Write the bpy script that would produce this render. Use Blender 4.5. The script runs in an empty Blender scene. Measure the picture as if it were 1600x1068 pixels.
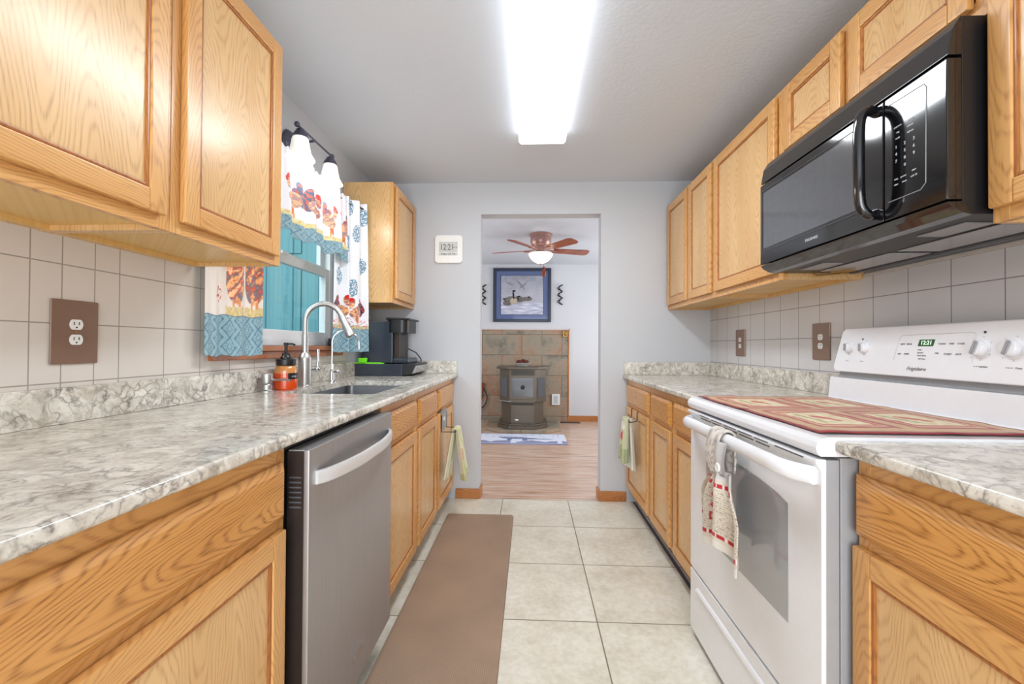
import bpy, bmesh, math, random
from mathutils import Vector, Matrix, noise as mnoise
random.seed(7)
R = math.radians
scene = bpy.context.scene
COL = scene.collection

# ------------------------------------------------------------------ camera, world, light, exposure
F_PX, YAW, PITCH, ROLL, EYE = 689.36, .0416, .0101, .0059, 1.15
cam_d = bpy.data.cameras.new('camera'); cam = bpy.data.objects.new('camera', cam_d); COL.objects.link(cam)
cam_d.sensor_width = 36; cam_d.lens = 36 * F_PX / 1600; cam_d.clip_start = .02
def _ray(u, v):
    c, s = math.cos(ROLL), math.sin(ROLL)
    a = (u * c + v * s) / F_PX; z = (u * s - v * c) / F_PX
    yr = math.cos(PITCH) - z * math.sin(PITCH); z = math.sin(PITCH) + z * math.cos(PITCH)
    return Vector((a * math.cos(YAW) - yr * math.sin(YAW), a * math.sin(YAW) + yr * math.cos(YAW), z))
_f = _ray(0, 0).normalized(); _r = (_ray(100, 0) - _ray(0, 0)).normalized(); _u = _r.cross(_f).normalized()
M = Matrix((_r, _u, -_f)).transposed().to_4x4(); M.translation = (0, 0, EYE)
cam.matrix_world = M
scene.camera = cam
scene.view_settings.view_transform = 'Standard'; scene.view_settings.look = 'None'
scene.view_settings.gamma = 1; scene.view_settings.use_curve_mapping = False
scene.view_settings.exposure = 0.10
scene.cycles.use_denoising = True
scene.cycles.max_bounces = 8; scene.cycles.diffuse_bounces = 5; scene.cycles.glossy_bounces = 4
scene.cycles.sample_clamp_indirect = 6
scene.cycles.caustics_reflective = False; scene.cycles.caustics_refractive = False
world = bpy.data.worlds.new('sky'); scene.world = world; world.use_nodes = True
world.node_tree.nodes['Background'].inputs[0].default_value = (.80, .90, 1, 1)
world.node_tree.nodes['Background'].inputs[1].default_value = 1.0

def area(name, loc, rot, sx, sy, power, color=(1, 1, 1)):
    l = bpy.data.lights.new(name, 'AREA'); l.shape = 'RECTANGLE'; l.size = sx; l.size_y = sy
    l.energy = power; l.color = color
    o = bpy.data.objects.new(name, l); o.location = loc; o.rotation_euler = rot; COL.objects.link(o)
    return o
def point(name, loc, power, color=(1, 1, 1), r=.03):
    l = bpy.data.lights.new(name, 'POINT'); l.energy = power; l.color = color; l.shadow_soft_size = r
    o = bpy.data.objects.new(name, l); o.location = loc; COL.objects.link(o)
    return o
# daylight: patio doors behind the camera, porch outside the sink window, windows of the far room
area('patio_daylight', (.05, -1.72, 1.2), (R(90), 0, 0), 2.0, 1.9, 82, (.90, .95, 1))
area('porch_daylight', (-2.05, .9, 2.6), (R(50), 0, 0), 1.1, 1.0, 46, (.92, .98, 1))
area('fluorescent_tubes', (.063, 1.95, 2.3275), (0, 0, 0), .24, 1.18, 19, (.88, .94, 1))
area('far_room_daylight_right', (2.45, 5.3, 1.4), (R(90), 0, R(90)), 1.8, 1.4, 50, (.95, .98, 1))
area('far_room_daylight_left', (-2.2, 4.9, 1.4), (R(90), 0, R(-90)), 1.5, 1.4, 26, (.95, .98, 1))
FIXTURE_GLOW, SHADE_GLOW, BOWL_GLOW = 3.2, .55, 1.6
point('sconce_bulb_light', (-1.085, 2.02, 1.99), 2.2, (1, .96, .9), .04)
point('sconce_bulb_light', (-1.085, 2.33, 1.99), 2.2, (1, .96, .9), .04)
point('fan_bulb_light', (.112, 5.03, 2.215), 9, (1, .93, .85), .06)

# ------------------------------------------------------------------ materials
def lin(c):
    return tuple((x / 12.92 if x <= .04045 else ((x + .055) / 1.055) ** 2.4) for x in c)
def rgb(r, g, b): return lin((r / 255, g / 255, b / 255))
class NT:
    def __init__(s, name):
        s.m = bpy.data.materials.new(name); s.m.use_nodes = True; s.t = s.m.node_tree
        s.b = s.t.nodes['Principled BSDF']; s.out = s.t.nodes['Material Output']
    def n(s, typ, **k):
        x = s.t.nodes.new(typ)
        for a, b in k.items(): setattr(x, a, b)
        return x
    def l(s, a, b): s.t.links.new(a, b)
    def math(s, op, a, b=None, c=None):
        x = s.n('ShaderNodeMath', operation=op)
        for i, v in enumerate((a, b, c)):
            if v is None: continue
            if isinstance(v, (int, float)): x.inputs[i].default_value = v
            else: s.l(v, x.inputs[i])
        return x.outputs[0]
    def ramp(s, fac, stops, interp='LINEAR'):
        x = s.n('ShaderNodeValToRGB'); s.l(fac, x.inputs[0]); e = x.color_ramp; e.interpolation = interp
        while len(e.elements) < len(stops): e.elements.new(.5)
        for i, (p, c) in enumerate(stops):
            e.elements[i].position = p
            e.elements[i].color = (*c, 1) if not isinstance(c, float) else (c, c, c, 1)
        return x.outputs[0]
    def mix(s, fac, a, b, mode='MIX'):
        x = s.n('ShaderNodeMix', data_type='RGBA', blend_type=mode)
        for v, i in ((fac, 0), (a, 6), (b, 7)):
            if isinstance(v, (int, float)): x.inputs[i].default_value = v
            elif isinstance(v, tuple): x.inputs[i].default_value = (*v, 1)
            else: s.l(v, x.inputs[i])
        return x.outputs[2]
    def noise(s, vec, scale, detail=2, rough=.5, dist=0):
        x = s.n('ShaderNodeTexNoise'); x.inputs['Scale'].default_value = scale; x.inputs['Detail'].default_value = detail
        x.inputs['Roughness'].default_value = rough; x.inputs['Distortion'].default_value = dist
        if vec is not None: s.l(vec, x.inputs['Vector'])
        return x.outputs[0]
    def comb(s, a, b, c):
        x = s.n('ShaderNodeCombineXYZ')
        for i, v in enumerate((a, b, c)):
            if isinstance(v, (int, float)): x.inputs[i].default_value = v
            else: s.l(v, x.inputs[i])
        return x.outputs[0]
    def obj(s):
        tc = s.n('ShaderNodeTexCoord'); sp = s.n('ShaderNodeSeparateXYZ'); s.l(tc.outputs['Object'], sp.inputs[0])
        return tc.outputs['Object'], sp.outputs
    def world(s):
        g = s.n('ShaderNodeNewGeometry'); sp = s.n('ShaderNodeSeparateXYZ'); s.l(g.outputs['Position'], sp.inputs[0])
        return g.outputs['Position'], sp.outputs
    def rand(s): return s.n('ShaderNodeObjectInfo').outputs['Random']
    def bump(s, h, strength, dist=.002):
        x = s.n('ShaderNodeBump'); x.inputs['Strength'].default_value = strength; x.inputs['Distance'].default_value = dist
        s.l(h, x.inputs['Height']); s.l(x.outputs[0], s.b.inputs['Normal'])
    def done(s, color=None, rough=.5, metal=0, spec=.5, coat=0, coat_r=.1):
        if color is not None:
            if isinstance(color, tuple): s.b.inputs['Base Color'].default_value = (*color, 1)
            else: s.l(color, s.b.inputs['Base Color'])
        if isinstance(rough, (int, float)): s.b.inputs['Roughness'].default_value = rough
        else: s.l(rough, s.b.inputs['Roughness'])
        s.b.inputs['Metallic'].default_value = metal; s.b.inputs['Specular IOR Level'].default_value = spec
        s.b.inputs['Coat Weight'].default_value = coat; s.b.inputs['Coat Roughness'].default_value = coat_r
        return s.m
def plain(name, c, rough=.5, metal=0, spec=.5, coat=0, var=.05, vscale=40):
    t = NT(name); v, _ = t.obj(); n = t.noise(v, vscale, 3)
    a = tuple(max(0, x * (1 - var)) for x in c); b = tuple(min(1, x * (1 + var)) for x in c)
    return t.done(t.ramp(n, [(.3, a), (.7, b)]), rough, metal, spec, coat)
def glow(name, c, strength, base=(1, 1, 1)):
    t = NT(name); v, _ = t.obj(); n = t.noise(v, 22, 3, .5, 1.2)
    t.l(t.ramp(n, [(.3, tuple(x * (.5 if 'marbled' in name else .95) for x in c)), (.6, c)]), t.b.inputs['Emission Color'])
    t.b.inputs['Emission Strength'].default_value = strength
    return t.done(base, .4)
def oak(name, horiz, light, mid, dark, ring=60, contrast=.5, rough=.33):
    t = NT(name); v, o = t.obj(); r = t.math('MULTIPLY', t.rand(), 37.0)
    h = t.math('ADD', o[0], o[1]); z = o[2]
    u, w = (z, h) if horiz else (h, z)
    wob = t.noise(t.comb(t.math('MULTIPLY', u, 7.0), t.math('MULTIPLY', w, 1.8), r), 1.0, 3, .55, .2)
    us = t.math('ADD', t.math('ADD', u, r), t.math('MULTIPLY', t.noise(t.comb(0, t.math('MULTIPLY', w, 1.3), r), 1.0, 1), .09))
    arch = t.math('MULTIPLY', t.math('COSINE', t.math('MULTIPLY', us, 33.0)), -.17)
    n1 = t.math('ADD', t.math('ADD', w, arch), t.math('MULTIPLY', wob, .62))
    rings = t.math('MULTIPLY_ADD', t.math('SINE', t.math('MULTIPLY', n1, float(ring) * 1.9)), .5, .5)
    pore = t.noise(t.comb(t.math('MULTIPLY', u, 330.0), t.math('MULTIPLY', w, 11.0), r), 1.0, 2, .6)
    blot = t.noise(t.comb(t.math('MULTIPLY', u, 9.0), t.math('MULTIPLY', w, 1.6), r), 1.0, 2)
    c = t.ramp(blot, [(.3, mid), (.68, light)])
    k = t.math('MULTIPLY', t.math('POWER', rings, 3.0), t.ramp(pore, [(.35, 1.0), (.66, .3)]))
    c = t.mix(t.math('MULTIPLY', k, contrast), c, dark)
    c = t.mix(t.math('MULTIPLY', t.ramp(pore, [(.25, 1.0), (.45, 0.0)]), contrast * .45), c, dark)
    t.bump(pore, .08, .0006)
    return t.done(c, rough, 0, .45, .22, .18)
MT = {}
L1, M1, D1 = rgb(222, 172, 108), rgb(205, 150, 86), rgb(150, 92, 40)
MT['frame_v'] = oak('honey_oak_upright', False, L1, M1, D1, 70, .5)
MT['frame_h'] = oak('honey_oak_level', True, L1, M1, D1, 70, .5)
MT['panel_v'] = oak('pale_oak_panel', False, rgb(224, 185, 131), rgb(212, 169, 112), rgb(164, 116, 66), 62, .5, .3)
MT['groove'] = oak('stained_oak_groove', False, rgb(176, 112, 54), rgb(158, 94, 42), rgb(104, 54, 20), 50, .5)
MT['drawer_h'] = oak('drawer_oak', True, rgb(214, 158, 90), rgb(198, 138, 70), rgb(132, 76, 30), 75, .75)
MT['lining'] = oak('cabinet_lining', False, rgb(226, 186, 116), rgb(214, 170, 98), rgb(180, 130, 66), 30, .25, .5)
MT['trim_h'] = oak('oak_trim', True, rgb(196, 132, 74), rgb(176, 110, 56), rgb(110, 58, 26), 60, .6)
MT['sill'] = oak('cherry_sill', True, rgb(184, 116, 72), rgb(168, 98, 58), rgb(110, 54, 30), 60, .5)

def wallpaint(name, c, bumpk=.12, scale=90):
    t = NT(name); v, o = t.world(); n = t.noise(v, scale, 3); t.bump(n, bumpk, .003)
    big = t.noise(v, 1.2, 2)
    return t.done(t.ramp(big, [(.3, tuple(x * .97 for x in c)), (.7, c)]), .75, 0, .25)
MT['wall'] = wallpaint('grey_wall_paint', rgb(198, 200, 204))
MT['wall_far'] = wallpaint('far_wall_paint', rgb(214, 216, 220))
MT['ceiling'] = wallpaint('ceiling_texture', rgb(216, 222, 231), .35, 60)

def tile_wall(name, c, grout, y0, p, z0, q, extra=None):
    t = NT(name); v, o = t.world()
    def ln(coord, off, per, w):
        f = t.math('FRACT', t.math('ADD', t.math('DIVIDE', t.math('SUBTRACT', coord, off), per), 100.0))
        d = t.math('MULTIPLY', t.math('MINIMUM', f, t.math('SUBTRACT', 1.0, f)), per)
        return t.math('LESS_THAN', d, w)
    g = t.math('MAXIMUM', ln(o[1], y0, p, .0016), ln(o[2], z0, q, .0016))
    if extra is not None:
        g = t.math('MAXIMUM', g, t.math('MULTIPLY', ln(o[1], extra[0], p, .0016), t.math('LESS_THAN', o[1], extra[1])))
    n = t.noise(v, 5, 2)
    col = t.mix(g, t.ramp(n, [(.3, tuple(x * .95 for x in c)), (.7, c)]), grout)
    t.bump(t.math('SUBTRACT', 1.0, g), .5, .0015)
    return t.done(col, t.math('MULTIPLY_ADD', g, .4, .3), 0, .45)
MT['tile_l'] = tile_wall('beige_wall_tile_left', rgb(216, 209, 201), rgb(158, 151, 143), 1.251, .16, 1.049, .1535, (1.177, 1.2))
MT['tile_r'] = tile_wall('grey_wall_tile_right', rgb(206, 204, 204), rgb(136, 132, 134), 1.299, .16, 1.045, .1525)

def floor_mat():
    t = NT('ceramic_floor_tile'); v, o = t.world()
    def cell(coord, off, per): return t.math('DIVIDE', t.math('SUBTRACT', coord, off), per)
    cx, cy = cell(o[0], .286, .4858), cell(o[1], 2.842, .4858)
    def edge(c):
        f = t.math('FRACT', t.math('ADD', c, 50.0)); return t.math('MULTIPLY', t.math('MINIMUM', f, t.math('SUBTRACT', 1.0, f)), .4858)
    g = t.math('LESS_THAN', t.math('MINIMUM', edge(cx), edge(cy)), .0026)
    wn = t.n('ShaderNodeTexWhiteNoise'); t.l(t.comb(t.math('FLOOR', cx), t.math('FLOOR', cy), 0), wn.inputs[0])
    sh = t.n('ShaderNodeVectorMath', operation='ADD'); t.l(v, sh.inputs[0]); t.l(wn.outputs['Color'], sh.inputs[1])
    n = t.noise(sh.outputs[0], 5, 6, .62); n2 = t.noise(sh.outputs[0], 40, 4, .6)
    c = t.ramp(n, [(.28, rgb(204, 197, 180)), (.5, rgb(222, 217, 202)), (.72, rgb(232, 229, 218))])
    c = t.mix(t.ramp(n2, [(.35, .28), (.6, 0.0)]), c, rgb(186, 176, 156))
    c = t.mix(g, c, rgb(128, 116, 98))
    t.bump(t.math('SUBTRACT', 1.0, g), .5, .002)
    return t.done(c, t.math('MULTIPLY_ADD', g, .4, .32), 0, .45)
MT['floor'] = floor_mat()
def laminate():
    t = NT('rustic_laminate'); v, o = t.world()
    row = t.math('FLOOR', t.math('DIVIDE', o[1], .065))
    wn = t.n('ShaderNodeTexWhiteNoise'); t.l(t.comb(0, row, 0), wn.inputs[0])
    off = t.math('MULTIPLY', wn.outputs['Value'], 9.0)
    n = t.noise(t.comb(t.math('ADD', t.math('MULTIPLY', o[0], 2.2), off), t.math('MULTIPLY', o[1], 70.0), 0), 1, 4, .65)
    c = t.ramp(n, [(.33, rgb(128, 84, 68)), (.44, rgb(188, 152, 130)), (.55, rgb(214, 190, 170)), (.70, rgb(222, 204, 188))])
    c = t.mix(t.math('MULTIPLY', wn.outputs['Value'], .3), c, rgb(196, 148, 120))
    f = t.math('FRACT', t.math('DIVIDE', o[1], .065)); g = t.math('LESS_THAN', f, .03)
    c = t.mix(t.math('MULTIPLY', g, .5), c, rgb(110, 70, 50))
    return t.done(c, .25, 0, .5)
MT['laminate'] = laminate()
def quartz():
    t = NT('veined_quartz'); v, o = t.obj()
    w = t.n('ShaderNodeTexNoise'); w.inputs['Scale'].default_value = 14; w.inputs['Detail'].default_value = 5; t.l(v, w.inputs['Vector'])
    a = t.n('ShaderNodeVectorMath', operation='MULTIPLY_ADD'); t.l(w.outputs['Color'], a.inputs[0]); a.inputs[1].default_value = (.14,) * 3; t.l(v, a.inputs[2])
    vo = t.n('ShaderNodeTexVoronoi', feature='DISTANCE_TO_EDGE'); vo.inputs['Scale'].default_value = 25; t.l(a.outputs[0], vo.inputs['Vector'])
    vein = t.ramp(vo.outputs[0], [(.0, 1.0), (.06, .4), (.16, 0.0)])
    m = t.ramp(t.noise(v, 16, 4, .6), [(.38, .12), (.62, 1.0)])
    n = t.noise(a.outputs[0], 17, 5, .65)
    base = t.ramp(n, [(.3, rgb(168, 160, 148)), (.45, rgb(206, 200, 188)), (.62, rgb(230, 226, 216)), (.8, rgb(240, 238, 230))])
    c = t.mix(t.math('MULTIPLY', t.math('MULTIPLY', vein, m), .85), base, rgb(104, 98, 94))
    sp = t.noise(v, 120, 2); c = t.mix(t.ramp(sp, [(.30, .45), (.38, 0.0)]), c, rgb(150, 140, 126))
    return t.done(c, .16, 0, .5)
MT['quartz'] = quartz()
def steel(name, c, rough=.3, ax=2, k=260, aniso=0):
    t = NT(name); v, o = t.obj()
    n = t.noise(t.comb(*[t.math('MULTIPLY', o[i], (3.0 if i == ax else float(k))) for i in range(3)]), 1, 2)
    sm = t.noise(v, 4, 3)
    col = t.ramp(n, [(.3, tuple(x * .9 for x in c)), (.7, c)])
    r = t.math('ADD', t.math('MULTIPLY', n, .1), t.math('MULTIPLY_ADD', sm, .16, rough - .13))
    return t.done(col, r, .82 if name == 'dark_stainless' else 1.0, .5)
MT['steel'] = steel('dark_stainless', rgb(186, 186, 188), .42, 2)
MT['steel_light'] = steel('brushed_nickel', rgb(196, 195, 193), .4, 2, 120)
MT['handlesteel'] = plain('satin_handle', rgb(222, 222, 222), .4, .35, .5, 0, .02)
MT['sinksteel'] = steel('sink_steel', rgb(150, 152, 156), .4, 1, 150)
MT['chrome'] = plain('chrome', rgb(205, 208, 212), .15, 1, .5, 0, .03)
MT['black'] = plain('black_plastic', rgb(22, 22, 24), .35)
MT['blackgloss'] = plain('gloss_black', rgb(14, 14, 16), .07, 0, .6, .5, .05)
MT['mwglass'] = plain('microwave_window', rgb(82, 84, 88), .1, 0, .6, .6, .05)
MT['darkbrown'] = plain('dark_brown_edge', rgb(60, 50, 46), .4, .4)
MT['white'] = plain('white_enamel', rgb(232, 233, 236), .16, 0, .5, .4, .01)
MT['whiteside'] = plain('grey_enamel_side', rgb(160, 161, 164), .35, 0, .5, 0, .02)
MT['ovenglass'] = plain('oven_window_glass', rgb(160, 161, 163), .07, 0, .6, .7, .03, 3)
MT['whiteplastic'] = plain('white_plastic', rgb(236, 236, 234), .35, 0, .5, 0, .02)
MT['vinyl'] = plain('white_vinyl', rgb(228, 230, 232), .4, 0, .5, 0, .02)
MT['grey'] = plain('grey_plastic', rgb(150, 150, 152), .4)
MT['slot'] = plain('slot_dark', rgb(84, 84, 88), .6)
MT['ink'] = plain('grey_print', rgb(120, 120, 124), .6)
MT['lightink'] = plain('pale_print', rgb(200, 202, 204), .5)
MT['darkink'] = plain('dark_print', rgb(56, 58, 60), .6)
MT['lcd'] = plain('lcd_grey', rgb(198, 200, 198), .3)
MT['toe'] = plain('slate_blue_toe_kick_and_shadow', rgb(92, 92, 108), .5, 0, .4, 0, .12, 10)  # colours the right toe kicks and the painted shadow strip on the floor
MT['toe_dark'] = plain('dark_brown_toe_board', rgb(70, 56, 46), .6)  # dark brown board colour of the left toe kicks
MT['brownplate'] = plain('brown_plate', rgb(136, 108, 92), .32, .3, .5, 0, .03)
MT['iron'] = plain('wrought_iron', rgb(52, 50, 54), .5, .5)
MT['bronze'] = plain('slate_bronze', rgb(88, 88, 104), .4, .5)
MT['stove'] = plain('stove_bronze_enamel', rgb(98, 88, 76), .35, .35, .5, 0, .05)
MT['stovedark'] = plain('stove_recess', rgb(40, 36, 34), .5)
MT['copper'] = plain('brushed_copper', rgb(176, 136, 128), .35, .5)
MT['rust'] = plain('rusty_copper', rgb(136, 66, 40), .5, .4, .5, 0, .3, 14)
MT['brass'] = plain('old_brass', rgb(176, 136, 72), .35, .8)
MT['blade'] = oak('fan_blade_wood', False, rgb(178, 96, 62), rgb(150, 76, 48), rgb(96, 44, 26), 40, .5)
MT['mat'] = None
MT['lime'] = plain('lime_plastic', rgb(120, 236, 30), .35)
MT['navy'] = plain('navy_black_plastic', rgb(40, 48, 60), .28, 0, .5, .2)
MT['silverface'] = plain('silver_face', rgb(190, 192, 194), .25, .7)
MT['caulk'] = plain('caulk_strip', rgb(196, 190, 182), .6)
MT['dish'] = plain('glazed_dish', rgb(196, 192, 184), .3)
MT['cone'] = plain('pinecone_brown', rgb(104, 44, 34), .7, 0, .5, 0, .4, 60)
MT['green_led'] = None
MT['teal'] = None
def matt_floor():
    t = NT('brown_foam_mat'); v, o = t.world()
    f = t.math('SINE', t.math('MULTIPLY', o[0], 900.0)); n = t.noise(v, 4, 3)
    n3 = t.noise(v, 160, 2)
    c = t.ramp(n, [(.3, rgb(150, 126, 106)), (.7, rgb(162, 136, 114))])
    c = t.mix(t.ramp(n3, [(.74, 0.0), (.8, .5)]), c, rgb(190, 174, 160))
    t.bump(f, .25, .001); return t.done(c, .55, 0, .4)
MT['mat'] = matt_floor()
def siding():
    t = NT('teal_siding'); v, o = t.world(); f = t.math('FRACT', t.math('DIVIDE', t.math('ADD', o[1], o[0]), .21))
    g = t.math('LESS_THAN', f, .06); n = t.noise(t.comb(t.math('MULTIPLY', t.math('ADD', o[1], o[0]), 40.0), o[2], 0), 1, 2)
    c = t.ramp(n, [(.3, rgb(104, 158, 166)), (.7, rgb(122, 176, 182))]); c = t.mix(g, c, rgb(64, 118, 128))
    return t.done(c, .6)
MT['teal'] = siding()
def slate():
    t = NT('slate_hearth_tile'); v, o = t.world()
    rows = t.math('DIVIDE', t.math('SUBTRACT', 1.335, o[2]), .315); ri = t.math('FLOOR', rows)
    xo = t.math('MULTIPLY', t.math('FRACT', t.math('MULTIPLY', ri, .5)), .62)
    cx = t.math('DIVIDE', t.math('ADD', t.math('SUBTRACT', o[0], .49 - 6.2), xo), .62)
    wn = t.n('ShaderNodeTexWhiteNoise'); t.l(t.comb(t.math('FLOOR', cx), ri, 0), wn.inputs[0])
    def e(c, p):
        f = t.math('FRACT', c); return t.math('MULTIPLY', t.math('MINIMUM', f, t.math('SUBTRACT', 1.0, f)), p)
    g = t.math('LESS_THAN', t.math('MINIMUM', e(cx, .62), e(t.math('ADD', rows, 10.0), .315)), .004)
    sh = t.n('ShaderNodeVectorMath', operation='MULTIPLY_ADD'); t.l(wn.outputs['Color'], sh.inputs[0]); sh.inputs[1].default_value = (3, 3, 3); t.l(v, sh.inputs[2])
    n = t.noise(sh.outputs[0], 3.2, 5, .6, .4)
    f = t.math('ADD', n, t.math('MULTIPLY_ADD', wn.outputs['Value'], .22, -.11))
    c = t.ramp(f, [(.3, rgb(112, 106, 94)), (.45, rgb(150, 140, 122)), (.56, rgb(162, 138, 116)), (.68, rgb(160, 118, 92)), (.8, rgb(140, 98, 66))])
    c = t.mix(t.ramp(t.noise(v, 26, 4, .6), [(.3, .6), (.42, 0.0)]), c, rgb(104, 98, 88))
    c = t.mix(g, c, rgb(110, 86, 66)); t.bump(n, .3, .006)
    return t.done(c, .55)
MT['slate'] = slate()
def glass():
    t = NT('window_glass'); fr = t.n('ShaderNodeFresnel'); fr.inputs[0].default_value = 1.45
    tr = t.n('ShaderNodeBsdfTransparent'); tr.inputs[0].default_value = (.93, .98, .98, 1)
    gl = t.n('ShaderNodeBsdfGlossy'); gl.inputs['Roughness'].default_value = .02; mx = t.n('ShaderNodeMixShader')
    t.l(t.math('MULTIPLY', fr.outputs[0], t.math('SUBTRACT', 1.0, t.n('ShaderNodeNewGeometry').outputs['Backfacing'])), mx.inputs[0]); t.l(tr.outputs[0], mx.inputs[1]); t.l(gl.outputs[0], mx.inputs[2]); t.l(mx.outputs[0], t.out.inputs[0])
    return t.m
MT['glass'] = glass()
def liquid():
    t = NT('orange_soap'); v, o = t.world()
    f = t.math('GREATER_THAN', o[2], 1.022)
    c = t.mix(f, rgb(240, 84, 24), rgb(224, 150, 84)); m = t.done(c, .12, 0, .5, .5)
    t.b.inputs['Transmission Weight'].default_value = .15; t.b.inputs['Subsurface Weight'].default_value = 0
    return m
MT['soap'] = liquid()
MT['fixture'] = glow('lit_diffuser', (.92, .96, 1), FIXTURE_GLOW)
MT['shade'] = glow('lit_marbled_glass', (1, .95, .86), SHADE_GLOW)
MT['bowl'] = glow('lit_frosted_bowl', (1, .93, .82), BOWL_GLOW)
MT['led'] = glow('green_digits', (.5, 1, .55), .9)
MT['displaygreen'] = plain('green_display', rgb(46, 92, 46), .3)
def painted(name, rough=.85, sheen=.2, bumps=True, scale=900):
    t = NT(name); a = t.n('ShaderNodeAttribute', attribute_name='Col')
    if bumps: v, o = t.obj(); t.bump(t.noise(v, scale, 2), .12, .0006)
    m = t.done(a.outputs['Color'], rough, 0, .3); t.b.inputs['Sheen Weight'].default_value = sheen
    return m
MT['cloth'] = painted('printed_cloth')
MT['print'] = painted('glazed_print', .08, 0, False)
MT['rugc'] = painted('woven_rug', .95, .2, True, 300)

# ------------------------------------------------------------------ mesh builder
class B:
    def __init__(s): s.bm = bmesh.new()
    def box(s, x0, x1, y0, y1, z0, z1, bev=0, seg=2, mi=0):
        x0, x1 = sorted((x0, x1)); y0, y1 = sorted((y0, y1)); z0, z1 = sorted((z0, z1))
        t = bmesh.new(); bmesh.ops.create_cube(t, size=1)
        for v in t.verts: v.co = Vector(((x0 + x1) / 2 + v.co.x * (x1 - x0), (y0 + y1) / 2 + v.co.y * (y1 - y0), (z0 + z1) / 2 + v.co.z * (z1 - z0)))
        if bev > 0:
            bev = min(bev, .49 * min(x1 - x0, y1 - y0, z1 - z0))
            bmesh.ops.bevel(t, geom=list(t.edges), offset=bev, segments=seg, affect='EDGES', profile=.5)
        return s._add(t, mi)
    def _add(s, t, mi=0, mat=None):
        if mat is not None: bmesh.ops.transform(t, matrix=mat, verts=t.verts)
        mp = {}
        for v in t.verts: mp[v] = s.bm.verts.new(v.co)
        for f in t.faces:
            try: g = s.bm.faces.new([mp[v] for v in f.verts]); g.material_index = mi if mi is not None else f.material_index
            except ValueError: pass
        t.free(); return s
    def prism(s, prof, axis, a, b, mi=0, bev=0):
        """prof: 2-D points; axis 'x': (y,z), 'y': (x,z), 'z': (x,y)"""
        def P(p, q):
            return {'x': (q, p[0], p[1]), 'y': (p[0], q, p[1]), 'z': (p[0], p[1], q)}[axis]
        t = bmesh.new(); A = [t.verts.new(P(p, a)) for p in prof]; C = [t.verts.new(P(p, b)) for p in prof]
        n = len(prof); t.faces.new(A); t.faces.new(C[::-1])
        for i in range(n): t.faces.new((A[i], A[(i + 1) % n], C[(i + 1) % n], C[i]))
        bmesh.ops.recalc_face_normals(t, faces=t.faces)
        if bev: bmesh.ops.bevel(t, geom=list(t.edges), offset=bev, segments=2, affect='EDGES', profile=.5)
        return s._add(t, mi)
    def lathe(s, prof, c, n=28, axis=(0, 0, 1), mi=0, sx=1, sy=1):
        """prof: (radius, height)"""
        t = bmesh.new(); q = Vector((0, 0, 1)).rotation_difference(Vector(axis)).to_matrix().to_4x4()
        rings = []
        for r, h in prof:
            rings.append([t.verts.new((r * math.cos(2 * math.pi * i / n) * sx, r * math.sin(2 * math.pi * i / n) * sy, h)) for i in range(n)] if r > 1e-6 else [t.verts.new((0, 0, h))])
        for a, b in zip(rings, rings[1:]):
            for i in range(n):
                j = (i + 1) % n
                if len(a) == 1 and len(b) == 1: continue
                if len(a) == 1: t.faces.new((a[0], b[j], b[i]))
                elif len(b) == 1: t.faces.new((a[i], a[j], b[0]))
                else: t.faces.new((a[i], a[j], b[j], b[i]))
        if len(rings[0]) > 1: t.faces.new(rings[0][::-1])
        if len(rings[-1]) > 1: t.faces.new(rings[-1])
        bmesh.ops.recalc_face_normals(t, faces=t.faces)
        return s._add(t, mi, Matrix.Translation(c) @ q)
    def cyl(s, c, r, h, axis=(0, 0, 1), n=24, mi=0, bev=0):
        p = [(r, 0), (r, h)] if not bev else [(r - bev, 0), (r - bev * .3, bev * .3), (r, bev), (r, h - bev), (r - bev * .3, h - bev * .3), (r - bev, h)]
        return s.lathe(p, c, n, axis, mi)
    def ball(s, c, r, mi=0, n=16, sz=1):
        k = 10; return s.lathe([(r * math.sin(math.pi * i / k), -r * sz * math.cos(math.pi * i / k)) for i in range(k + 1)], c, n, mi=mi)
    def tube(s, pts, r, n=10, mi=0, flat=None, closed=False):
        """round (or flattened) tube along points; r number or list"""
        pts = [Vector(p) for p in pts]; t = bmesh.new(); rings = []
        N = len(pts); up = None
        for i, p in enumerate(pts):
            d = (pts[(i + 1) % N] - pts[i - 1]) if (closed or 0 < i < N - 1) else (pts[1] - pts[0] if i == 0 else pts[-1] - pts[-2])
            d.normalize()
            if up is None: up = Vector((0, 0, 1)) if abs(d.z) < .9 else Vector((1, 0, 0))
            a = d.cross(up)
            if a.length < 1e-4: a = d.orthogonal()
            a.normalize(); b = a.cross(d).normalized(); up = b
            rr = r[i] if isinstance(r, (list, tuple)) else r
            fa, fb = flat if flat else (1, 1)
            rings.append([t.verts.new(p + a * math.cos(2 * math.pi * k / n) * rr * fa + b * math.sin(2 * math.pi * k / n) * rr * fb) for k in range(n)])
        pairs = list(zip(rings, rings[1:])) + ([(rings[-1], rings[0])] if closed else [])
        for A, C in pairs:
            for k in range(n): t.faces.new((A[k], A[(k + 1) % n], C[(k + 1) % n], C[k]))
        if not closed: t.faces.new(rings[0][::-1]); t.faces.new(rings[-1])
        bmesh.ops.recalc_face_normals(t, faces=t.faces)
        return s._add(t, mi)
    def sweep(s, pts, sec, mi=0):
        """sec: function(i) -> list of Vectors (absolute ring)"""
        t = bmesh.new(); rings = [[t.verts.new(v) for v in sec(i, p)] for i, p in enumerate(pts)]
        n = len(rings[0])
        for A, C in zip(rings, rings[1:]):
            for k in range(n): t.faces.new((A[k], A[(k + 1) % n], C[(k + 1) % n], C[k]))
        t.faces.new(rings[0][::-1]); t.faces.new(rings[-1]); bmesh.ops.recalc_face_normals(t, faces=t.faces)
        return s._add(t, mi)
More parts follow.
